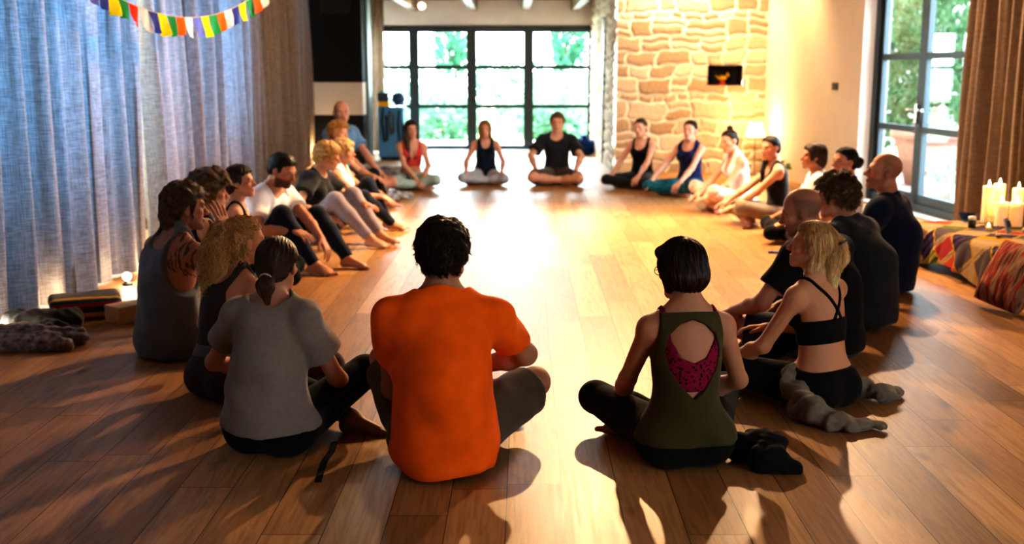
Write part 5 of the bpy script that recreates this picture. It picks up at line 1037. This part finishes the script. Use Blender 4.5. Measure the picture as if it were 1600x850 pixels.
# cushions by the table
def pillow(name, loc, rot, d, mt, label, seed):
    n = 26; V, Q = [], []
    for side in (1, -1):
        for i in range(n + 1):
            for j in range(n + 1):
                u, v = i / n * 2 - 1, j / n * 2 - 1; pinch = 1 - .10 * (u * u * v * v) ; e = (1 - abs(u) ** 2.6) * (1 - abs(v) ** 2.6)
                z = side * d[2] / 2 * max(e, 0) ** .5 + .006 * math.sin(u * 7 + seed) * math.sin(v * 6 + seed) * e
                V.append((u * d[0] / 2 * (1 - .08 * (1 - v * v) * abs(u)) * pinch, v * d[1] / 2 * (1 - .08 * (1 - u * u) * abs(v)) * pinch, z))
    for s_ in (0, 1):
        for i in range(n):
            for j in range(n):
                b = s_ * (n + 1) ** 2 + i * (n + 1) + j; q = (b, b + n + 1, b + n + 2, b + 1); Q.append(q if s_ == 0 else q[::-1])
    o = link(name, npmesh(name, V, Q), mt, None, loc); o.rotation_euler = rot; return tag(o, label, 'cushion')
IK = mat('ikat', (.2, .1, .06), .9, spec=.1); tc = N(IK, 'TexCoord'); mp = N(IK, 'Mapping'); mp.inputs['Scale'].default_value = (5, 30, 5); L(IK, tc.outputs['Object'], mp.inputs['Vector']); n_ = N(IK, 'TexNoise', Scale=1.0, Detail=3.0); L(IK, mp.outputs[0], n_.inputs['Vector']); L(IK, ramp(IK, n_.outputs['Fac'], [(.35, (.05, .02, .02)), (.48, (.30, .05, .035)), (.55, (.32, .20, .12)), (.68, (.09, .035, .03))]), bsdf(IK).inputs['Base Color'])
pillow('cushion', (2.99, 6.40, .215), (R(8), R(-64), R(6)), (.44, .46, .13), IK, 'brown and red woven cushion leaning on near end of low table', 2)
pillow('cushion', (3.16, 8.58, .07), (R(6), R(4), R(20)), (.36, .34, .13), fabric('blue_white_cloth', (.30, .42, .68), var=.6, scale=16), 'blue and white cushion on floor at far end of low table', 5)
t = thing('storage_box', (3.98, 7.72, 0), 'black box behind the candles against the taupe curtain', 'box'); mb = MB(); mb.box((0, 0, .22), (.2, .4, .44), bev=.012); mb.build('box', mat('black_case', (.012, .012, .012), .5), t); mb = MB(); mb.box((0, 0, .45), (.21, .41, .03), bev=.006); mb.build('lid', mat('black_lid', (.02, .02, .02), .4), t)

# ------------------------------------------------------------------ floor things on the left
t = thing('yoga_block', (-2.22, 6.18, 0), 'tan cork yoga block on the floor left of the tattooed man', 'yoga block', R(-38)); mb = MB(); mb.box((0, 0, .05), (.15, .24, .1), bev=.006); mb.build('block', M['cork'], t)
STR = mat('striped_blanket', (.3, .2, .1), .95, spec=.1); tc = N(STR, 'TexCoord'); sx = N(STR, 'SeparateXYZ'); L(STR, tc.outputs['Object'], sx.inputs[0]); f_ = math_(STR, 'MULTIPLY', math_(STR, 'ADD', math_(STR, 'SUBTRACT', sx.outputs[2], sx.outputs[0]), .15), 2.2)
cr = N(STR, 'ValToRGB'); cr.color_ramp.interpolation = 'CONSTANT'; e = cr.color_ramp.elements
cols = [(0, (.62, .27, .04)), (.12, (.02, .07, .12)), (.19, (.42, .05, .05)), (.25, (.03, .10, .16)), (.31, (.55, .30, .06)), (.39, (.10, .095, .09)), (.62, (.13, .125, .12))]
while len(e) < len(cols): e.new(.5)
for a, (p, c_) in zip(e, cols): a.position = p; a.color = (*c_, 1)
L(STR, f_, cr.inputs['Fac']); L(STR, cr.outputs['Color'], bsdf(STR).inputs['Base Color']); n_ = N(STR, 'TexNoise', Scale=400.0); L(STR, tc.outputs['Object'], n_.inputs['Vector']); bp = N(STR, 'Bump', Strength=.5, Distance=.002); L(STR, n_.outputs['Fac'], bp.inputs['Height']); L(STR, bp.outputs['Normal'], bsdf(STR).inputs['Normal'])
def folded(name, loc, rz, d, layers, mt, label, cat, seed):
    """a folded blanket: rounded stacked layers"""
    t = empty(name, loc, rz, label, cat); r = random.Random(seed); h = d[2] / layers
    for i in range(layers):
        F = Field([('el', np.array([0, 0, h * (i + .5)]), np.array([d[0] * .75, d[1] * .75, h]), np.eye(3))], .007, .02); X, Y, Z = F.grid(); hx, hy = d[0] / 2 * r.uniform(.93, 1), d[1] / 2 * r.uniform(.93, 1)
        rr = h * .48; qx, qy, qz = np.maximum(np.abs(X) - F4(hx - rr), 0), np.maximum(np.abs(Y) - F4(hy - rr), 0), np.abs(Z - F4(h * (i + .5)) - F4(.006) * np.sin(X * 14 + Y * 9 + i))
        F.v = (np.sqrt(qx * qx + qy * qy + np.maximum(qz - F4(.0), 0) ** 2) - F4(rr)).astype(F4); F.v += F4(.003) * fold_noise(X, Y, Z, seed + i, 16); F.cut(F4(.001) - Z + 0 * X + 0 * Y); V, Q = F.mesh(1); link('fold', npmesh('fold', V, Q), mt, t)
    return t
folded('folded_blanket', (-2.52, 6.28, 0), R(-66), (.30, .42, .13), 2, STR, 'folded blanket with orange, blue and red stripes by the curtain', 'blanket', 4)
def pile(name, loc, prims, mt, label, cat, seed, amp=.013, f=24, rz=0, vs=.006): return tag(link(name, cloth_piece(prims, seed, vs, amp, f), mt, None, loc, rz), label, cat)
DK = fabric('dark_grey_cloth', (.035, .037, .042), var=.3)
PLAID = fabric('patterned_wool', (.17, .13, .12), var=.75, scale=34)
pile('jacket', (-2.62, 5.86, 0), [rc((-.1, -.05, .06), (.16, .1, .055), .075, .06), rc((-.12, .1, .05), (.1, -.1, .05), .06, .05), rc((.1, -.06, .04), (.24, -.1, .03), .05, .035)], DK, 'dark grey jacket heaped on the floor at foot of left curtain', 'jacket', 7)
pile('shawl', (-2.50, 5.52, 0), [rc((-.3, .05, .05), (.22, .06, .04), .07, .05), rc((-.25, -.08, .04), (.2, -.06, .03), .06, .04), rc((-.1, .1, .07), (.1, -.02, .06), .05, .04)], PLAID, 'patterned brown and white shawl crumpled at the left picture edge', 'shawl', 9, .010, 30)
UP = mat('uplight_black', (.015, .015, .015), .4)
for i, (x, y, lb) in enumerate(((-2.80, 5.72, 'small glowing floor light beside patterned shawl'), (-2.735, 6.42, 'small glowing floor light behind the striped blanket'), (-2.60, 7.22, 'small glowing floor light past the cork block'), (-2.63, 7.72, 'small glowing floor light nearest to the tattooed man'))):
    t = thing('floor_light', (x, y, 0), lb, 'floor light', 0, 'small lights along the left curtain foot'); mb = MB(); mb.lathe([(.035, 0), (.035, .012), (.018, .02), (.018, .035)], n=16); mb.build('base', UP, t); mb = MB(); mb.sphere((0, 0, .06), .027); mb.build('bulb', M['bulb'], t)
    lamp('POINT', 'floor_light_glow', (x + .06, y - .02, .1), 1.5, (1, .86, .6), shadow_soft_size=.03)
t = thing('strap', (-.69, 3.84, 0), 'black yoga strap lying on floor behind woman in grey t-shirt', 'strap'); mb = MB(); pts = [(.0, .20), (.006, .1), (-.004, 0), (.0, -.1), (.008, -.21)]
for (a, b), (c_, d_) in zip(pts, pts[1:]): mb.box(((a + c_) / 2, (b + d_) / 2, .003), (.024, abs(b - d_) + .006, .004), rot=Matrix.Rotation(-math.atan2(c_ - a, d_ - b) + math.pi, 3, 'Z'))
mb.build('webbing', black, t)
pile('jacket', (.90, 3.79, 0), [rc((-.06, .05, .05), (.05, -.02, .045), .055, .05), rc((.0, .07, .06), (.09, .11, .05), .05, .035), rc((.0, -.05, .04), (.12, -.07, .025), .045, .025), rc((.03, .04, .09), (.09, .04, .075), .035, .025)], black, 'black jacket crumpled on floor behind woman in olive top', 'jacket', 5, .012, 26)
pile('blanket', (-1.72, 14.75, 0), [rc((-.2, 0, .08), (.22, .05, .07), .1, .08), rc((-.1, -.14, .06), (.25, -.12, .05), .08, .06)], fabric('pale_wool', (.42, .38, .36), var=.5, scale=10), 'pale folded blanket on floor near the blue cabinet', 'blanket', 8)
pile('blanket', (-1.42, 12.2, 0), [rc((-.22, .02, .05), (.25, .05, .04), .07, .05), rc((-.2, -.1, .04), (.12, -.12, .035), .06, .045)], fabric('grey_wool', (.30, .30, .31), var=.6, scale=14), 'grey crumpled blanket beside woman in mint leggings', 'blanket', 11)
pile('bag', (1.22, 18.9, 0), [rc((-.08, 0, .14), (.1, 0, .13), .15, .14), rc((0, 0, .2), (.02, 0, .3), .1, .05)], fabric('blue_bag_cloth', (.01, .04, .15)), 'dark blue bag on floor at right foot of far window', 'bag', 12, .01, 14)
t = thing('pen', (2.12, 8.52, 0), 'blue marker pen lying on the bare floor', 'pen', R(80)); mb = MB(); mb.tube([(0, -.05, .009), (0, .05, .009)], .0085, 10); mb.build('barrel', mat('pen_blue', (.02, .12, .6), .4), t); mb = MB(); mb.tube([(0, .045, .009), (0, .085, .009)], .0095, 10); mb.build('cap', mat('pen_cap', (.01, .04, .3), .4), t)
# blue cabinet with straps
t = thing('cabinet', (-1.97, 18.1, 0), 'light blue metal cabinet left of the far window', 'cabinet'); BL = mat('blue_enamel', (.10, .30, .52), .3, .1); mb = MB(); mb.box((0, 0, .45), (.42, .5, .82), bev=.008); mb.build('body', BL, t); mb = MB(); mb.box((0, 0, .02), (.36, .44, .04)); mb.build('plinth', M['metal'], t)
for x in (-.103, .103): mb = MB(); mb.box((x, -.256, .45), (.198, .016, .78), bev=.004); d_ = mb.build('door', BL, t); mb = MB(); mb.tube([(x * .25, -.272, .42), (x * .25, -.272, .54)], .007); mb.build('handle', M['chrome'], d_)
t = thing('yoga_block', (-2.09, 17.98, .862), 'yellow foam block lying on top of the blue cabinet', 'yoga block'); mb = MB(); mb.box((0, 0, .04), (.16, .22, .08), bev=.006); mb.build('block', mat('yellow_foam', (.8, .42, .02), .8), t)
t = thing('equipment_case', (-2.10, 17.98, .945), 'dark blue case on the yellow block upon cabinet', 'case'); mb = MB(); mb.box((0, 0, .07), (.17, .2, .14), bev=.01); mb.build('case', mat('case_navy', (.03, .045, .08), .6), t); mb = MB(); mb.tube([(-.04, 0, .14), (-.03, 0, .165), (.03, 0, .165), (.04, 0, .14)], .006); mb.build('handle', UP, t)
for k, (x, z0, z1, cc, lb) in enumerate(((-2.09, .95, .30, (.015, .02, .03), 'long black strap hanging down the blue cabinet front'), (-1.98, .90, .42, (.10, .10, .11), 'grey strap hanging over the cabinet front'), (-1.83, .9, .18, (.02, .06, .11), 'dark blue strap at the cabinet right edge'))):
    mb = MB(); mb.tube([(x, -.052, z0 - .10), (x, -.055, z0 - .12), (x - .02, -.058, (z0 + z1) / 2), (x + .02, -.058, z1), (x + .06, -.058, z1 + .03), (x + .05, -.058, (z0 + z1) / 2 + .1)], .016, 6); o = mb.build('strap', fabric('strap_%d' % k, cc), None, (0, 17.86, 0)); tag(o, lb, 'strap')
t = thing('exercise_ball', (-1.86, 18.05, .872), 'blue and black knobbly exercise ball on cabinet top', 'ball'); mb = MB(); mb.sphere((0, 0, .11), .11)
for k in range(26): z = 1 - 2 * (k + .5) / 26; a = k * 2.4; rr_ = math.sqrt(1 - z * z); mb.sphere((.11 * rr_ * math.cos(a), .11 * rr_ * math.sin(a), .11 + .11 * z), .018, u=8, v=6)
mb.build('ball', mat('ball_blue', (.03, .09, .2), .4), t)
# lamp by the stone wall
t = thing('table_lamp', (3.38, 15.2, 0), 'small glowing lamp on thin stand in corner by stone wall', 'lamp'); mb = MB(); mb.lathe([(.10, 0), (.10, .012), (.012, .02), (.010, .56)], n=18); mb.build('stand', M['dark'], t)
SH_ = mat('lamp_shade', (1, .8, .5), .8, emis=(1, .66, .28), estr=9); mb = MB(); mb.lathe([(.13, .54), (.085, .72)], n=24); mb.bm.faces.ensure_lookup_table(); mb.build('lamp_shade', SH_, t)
lamp('POINT', 'lamp_glow', (3.3, 15.05, .66), 14, (1, .7, .35), shadow_soft_size=.08)
t = thing('lantern', (-3.0, 16.72, 0), 'small bright lantern on floor beside the black wall panel', 'lantern'); mb = MB(); mb.lathe([(.05, 0), (.05, .02)], n=14); mb.build('base', UP, t); mb = MB(); mb.lathe([(.045, .02), (.055, .12), (.04, .2), (0, .21)], n=16); mb.build('shade', M['bulbw'], t)
lamp('POINT', 'lantern_glow', (-2.98, 16.5, .25), 8, (1, .75, .42), shadow_soft_size=.05)
# potted plant beside the lamp
t = thing('pot_plant', (3.38, 14.1, 0), 'low green plant in a small pot by the cream wall', 'plant'); mb = MB(); mb.lathe([(.06, 0), (.085, .13), (.075, .13), (.06, .1), (0, .1)], n=18); mb.build('pot', mat('cream_pot', (.6, .5, .38), .7), t)
def leaves(n, R0, c, size, seed, flat=1.0, up=.3, shape='ball'):
    r = np.random.RandomState(seed); d = r.normal(size=(n, 3)); d /= np.linalg.norm(d, axis=1, keepdims=True); rad = r.uniform(.35, 1, n) ** .5; P = np.array(c) + d * np.array(R0) * rad[:, None] * (1 + .25 * np.sin(d[:, :1] * 5 + d[:, 2:] * 4 + seed))
    a = nrm_rows(d * np.array([1, 1, flat]) + r.normal(size=(n, 3)) * .6 + [0, 0, up]); b = nrm_rows(np.cross(a, r.normal(size=(n, 3)))); s_ = size * r.uniform(.6, 1.3, n)[:, None]
    V = np.stack([P, P + a * s_ * .5 + b * s_ * .22, P + a * s_, P + a * s_ * .5 - b * s_ * .22], 1).reshape(-1, 3); return V, np.arange(4 * n).reshape(-1, 4)
def leafmat(name, c):
    m = fabric(name, c, rough=.6, var=.4, scale=3, sheen=0); t = N(m, 'BsdfTranslucent'); t.inputs['Color'].default_value = (*[min(1, x * 1.3) for x in c], 1); x = N(m, 'MixShader'); x.inputs[0].default_value = .35
    L(m, bsdf(m).outputs[0], x.inputs[1]); L(m, t.outputs[0], x.inputs[2]); L(m, x.outputs[0], m.node_tree.nodes['Material Output'].inputs['Surface']); return m
G1, G2, G3 = leafmat('leaf_green', (.13, .24, .16)), leafmat('leaf_pale', (.22, .33, .25)), leafmat('leaf_cypress', (.07, .18, .12))
G4, G5 = leafmat('leaf_olive', (.045, .085, .04)), leafmat('leaf_bamboo', (.035, .09, .045))
BARK = woodm('bark', (.12, .08, .05), (.06, .04, .025))
link('foliage', npmesh('foliage', *leaves(90, (.13, .13, .08), (0, 0, .19), .10, 3), False), G1, t)
# figurine in the niche
t = thing('flower_figurine', (3.0, 15.78, 1.23), 'yellow and red small bird ornament in the stone wall niche', 'ornament'); mb = MB(); mb.sphere((0, 0, .10), .055, (1.2, .8, .8)); mb.sphere((.075, 0, .14), .03); mb.tube([(-.05, 0, .1), (-.1, 0, .14)], [.02, .008]); mb.build('body', mat('yellow_glaze', (.75, .42, .03), .4), t)
mb = MB(); mb.lathe([(.06, 0), (.05, .03), (.03, .06)], n=14); mb.sphere((.075, 0, .178), .014); mb.build('base', mat('red_glaze', (.6, .05, .02), .4), t)
# ceiling spot fixture
t = thing('ceiling_spotlight', (-1.52, 18.9, 2.68), 'small round lit spotlight under the alcove ceiling', 'spotlight'); mb = MB(); mb.lathe([(.05, -.02), (.05, 0)], n=18); mb.tube([(0, 0, -.02), (0, 0, -.12)], .01); mb.build('mount', M['white'], t)
mb = MB(); mb.tube([(0, .06, -.1), (0, -.06, -.17)], [.04, .06], 16); mb.build('shade', M['white'], t); mb = MB(); mb.sphere((0, -.062, -.172), .05); mb.build('bulb', M['bulbw'], t)
# ------------------------------------------------------------------ outside
mb = MB(); mb.box((0, 40, -.16), (60, 39.4, .1)); o = mb.build('exterior_lawn', fabric('lawn', (.30, .42, .16), var=.4, scale=4)); struct(o)
mb = MB(); mb.box((-.5, 21.9, -.1), (8, 3.4, .12)); struct(mb.build('exterior_terrace', plaster('terrace_stone', (.62, .60, .56))))
mb = MB(); mb.box((10.6, 10.5, -.1), (12, 18.5, .12)); struct(mb.build('exterior_paving', plaster('pink_paving', (.16, .12, .11))))
mb = MB(); mb.box((9.8, 21, 1.4), (9, .3, 2.9)); struct(mb.build('exterior_wall', plaster('garden_wall', (.30, .29, .28))))
for i, (x, y, h, r0, g, lb) in enumerate(((-2.3, 28, 1.5, 1.1, G2, 'round pale shrub outside far window at left'), (-.2, 33, 1.7, 1.3, G1, 'round green shrub outside behind the window centre stile'), (1.1, 27.5, 1.3, 1.05, G2, 'low pale shrub outside far window at right'), (3.6, 31, 2.4, 1.3, G1, 'tall green shrub outside at right edge of far window'), (-4.9, 31.5, 2.6, 1.3, G1, 'tall leafy shrub outside at left edge of far window'), (-1.6, 25, .8, .9, G1, 'small shrub nearest outside the left door leaf'), (.9, 25, .7, .8, G1, 'small shrub nearest outside the right door leaf'))):
    t = thing('shrub', (x, y, -.1), lb, 'shrub', 0, 'garden shrubs beyond the far window'); link('foliage', npmesh('foliage', *leaves(1100, (r0, r0 * .8, h * .55), (0, 0, h * .55), .26, i), False), g, t)
    mb = MB(); mb.tube([(0, 0, 0), (.03, 0, h * .5)], [.06, .02]); mb.build('stem', BARK, t)
for x, y, h, lb in ((1.75, 36, 6.0, 'slim dark cypress outside in the right window pane'), (-2.1, 37.5, 6.5, 'slim dark cypress outside behind second window leaf')):
    t = thing('cypress', (x, y, -.1), lb, 'tree'); link('foliage', npmesh('foliage', *leaves(2200, (.5, .5, h * .48), (0, 0, h * .52), .3, int(y), up=1.2), False), G3, t); mb = MB(); mb.tube([(0, 0, 0), (0, 0, h * .5)], [.12, .05]); mb.build('trunk', BARK, t)
t = thing('planter', (5.45, 14.2, -.04), 'large terracotta planter with olive shrub outside the glazed doors', 'planter'); mb = MB(); mb.lathe([(.30, 0), (.44, .5), (.48, .62), (.52, .62), (.52, .72), (.46, .72), (.42, .6), (0, .6)], n=28); mb.build('pot', plaster('terracotta', (.26, .14, .11)), t)
mb = MB(); mb.tube([(0, 0, .6), (.05, .02, 1.3), (.0, 0, 2.0)], [.05, .04, .02]); mb.build('trunk', BARK, t); link('foliage', npmesh('foliage', *leaves(1500, (.6, .6, .9), (0, 0, 1.7), .16, 21, up=.5), False), G4, t)
for i, (x, y, h, r0, lb) in enumerate(((6.1, 17.0, 2.8, .5, 'tall bamboo-like shrub outside behind the planter'), (8.0, 18.6, 2.7, .6, 'leafy shrub outside the right door leaf'))):
    t = thing('shrub', (x, y, -.04), lb, 'shrub'); link('foliage', npmesh('foliage', *leaves(1500, (r0, r0, h * .5), (0, 0, h * .55), .22, 40 + i, up=.8), False), G4 if i else G5, t); mb = MB(); mb.tube([(0, 0, 0), (0, 0, h * .5)], [.05, .02]); mb.build('stem', BARK, t)
t = thing('flower_bed', (4.98, 12.3, -.04), 'pink flowers in a low trough outside glazed doors', 'flowers'); mb = MB(); mb.box((0, 0, .12), (.4, 1.0, .24), bev=.02); mb.build('trough', plaster('grey_trough', (.3, .3, .32)), t); link('foliage', npmesh('foliage', *leaves(200, (.2, .5, .14), (0, 0, .3), .1, 60), False), G1, t); link('blossom', npmesh('blossom', *leaves(120, (.2, .48, .12), (0, 0, .36), .06, 61), False), mat('pink_bloom', (.7, .15, .3), .7), t)
# ------------------------------------------------------------------ light
w = bpy.data.worlds.new('sky'); bpy.context.scene.world = w; w.use_nodes = True; bg = w.node_tree.nodes['Background']; bg.inputs['Color'].default_value = (.72, .88, 1.0, 1); bg.inputs['Strength'].default_value = SKY
sun = lamp('SUN', 'sun', (0, 0, 20), SUN, (1, .95, .85), angle=R(1)); sun.rotation_euler = (R(38), R(-18), 0)
WARM = (1, .66, .35)
lamp('SPOT', 'ceiling_spots_and_fill', (.4, 9.0, 3.22), K9, (1, .76, .52), to=(.4, 14.6, .3), spot_size=R(120), spot_blend=.7, shadow_soft_size=.08)  # added fill aimed at the far people, no real fixture
lamp('SPOT', 'ceiling_spots_and_fill', (.9, 10.3, 3.22), K1, WARM, to=(.4, 7.2, 0), spot_size=R(150), spot_blend=.6, shadow_soft_size=.045)
lamp('SPOT', 'ceiling_spots_and_fill', (2.9, 10.2, 3.22), K2, (1, .68, .40), to=(1.6, 6.6, 0), spot_size=R(150), spot_blend=.6, shadow_soft_size=.045)
lamp('SPOT', 'ceiling_spots_and_fill', (-1.2, 10.8, 3.22), K3, WARM, to=(-1.2, 8.4, 0), spot_size=R(150), spot_blend=.6, shadow_soft_size=.045)
lamp('SPOT', 'wall_washer', (2.35, 14.75, 3.2), K4, (1, .74, .46), to=(2.5, 15.6, 1.9), spot_size=R(125), spot_blend=.8, shadow_soft_size=.05)
lamp('SPOT', 'wall_washer', (3.0, 14.0, 3.2), K4 * .6, (1, .66, .32), to=(3.6, 14.6, .6), spot_size=R(110), spot_blend=.8, shadow_soft_size=.05)
for y in (4.6, 7.7, 10.8): lamp('AREA', 'window_daylight', (-3.95, y, 1.75), K5, (.30, .60, 1.0), to=(-2.5, y, 1.75), shape='RECTANGLE', size=2.6, size_y=1.7)
lamp('AREA', 'room_fill', (.2, 2.6, 3.2), K6, (1, .72, .48), to=(.2, 4.5, 0), shape='RECTANGLE', size=2.5, size_y=1.5)
lamp('AREA', 'door_daylight', (5.6, 11.0, 2.6), K7, (.35, .62, 1.0), to=(1.8, 4.6, .2), shape='RECTANGLE', size=2.4, size_y=2.0)
lamp('AREA', 'window_daylight', (-.8, 21.2, 2.3), K8, (.75, .9, 1.0), to=(-.3, 14, .2), shape='RECTANGLE', size=4.2, size_y=1.6)
# ------------------------------------------------------------------ camera
cam = bpy.data.cameras.new('camera'); cam.lens = 38.25; cam.sensor_width = 36; co = bpy.data.objects.new('camera', cam); C.objects.link(co); co.location = (0, 0, 1.42); co.rotation_euler = (R(90) - math.atan(313 / 1700), 0, 0); bpy.context.scene.camera = co
cam.dof.use_dof = True; cam.dof.focus_distance = 4.0; cam.dof.aperture_fstop = 2.4; cam.clip_end = 300
vs_ = bpy.context.scene.view_settings; vs_.view_transform = VT; vs_.look = LOOK; vs_.exposure = EXPO
if ZOOM: co.location = ZOOM[0]; co.rotation_euler = (Vector(ZOOM[1]) - Vector(ZOOM[0])).to_track_quat('-Z', 'Y').to_euler(); cam.lens = ZOOM[2]; cam.dof.use_dof = False
t = thing('meditation_cushion', (-2.02, 12.77, 0), 'round dark cushion under the man in faded blue t-shirt', 'cushion'); mb = MB(); mb.lathe([(0, 0), (.12, .002), (.14, .02), (.14, .06), (.12, .078), (0, .08)], n=28); mb.build('cushion', charcoal, t)
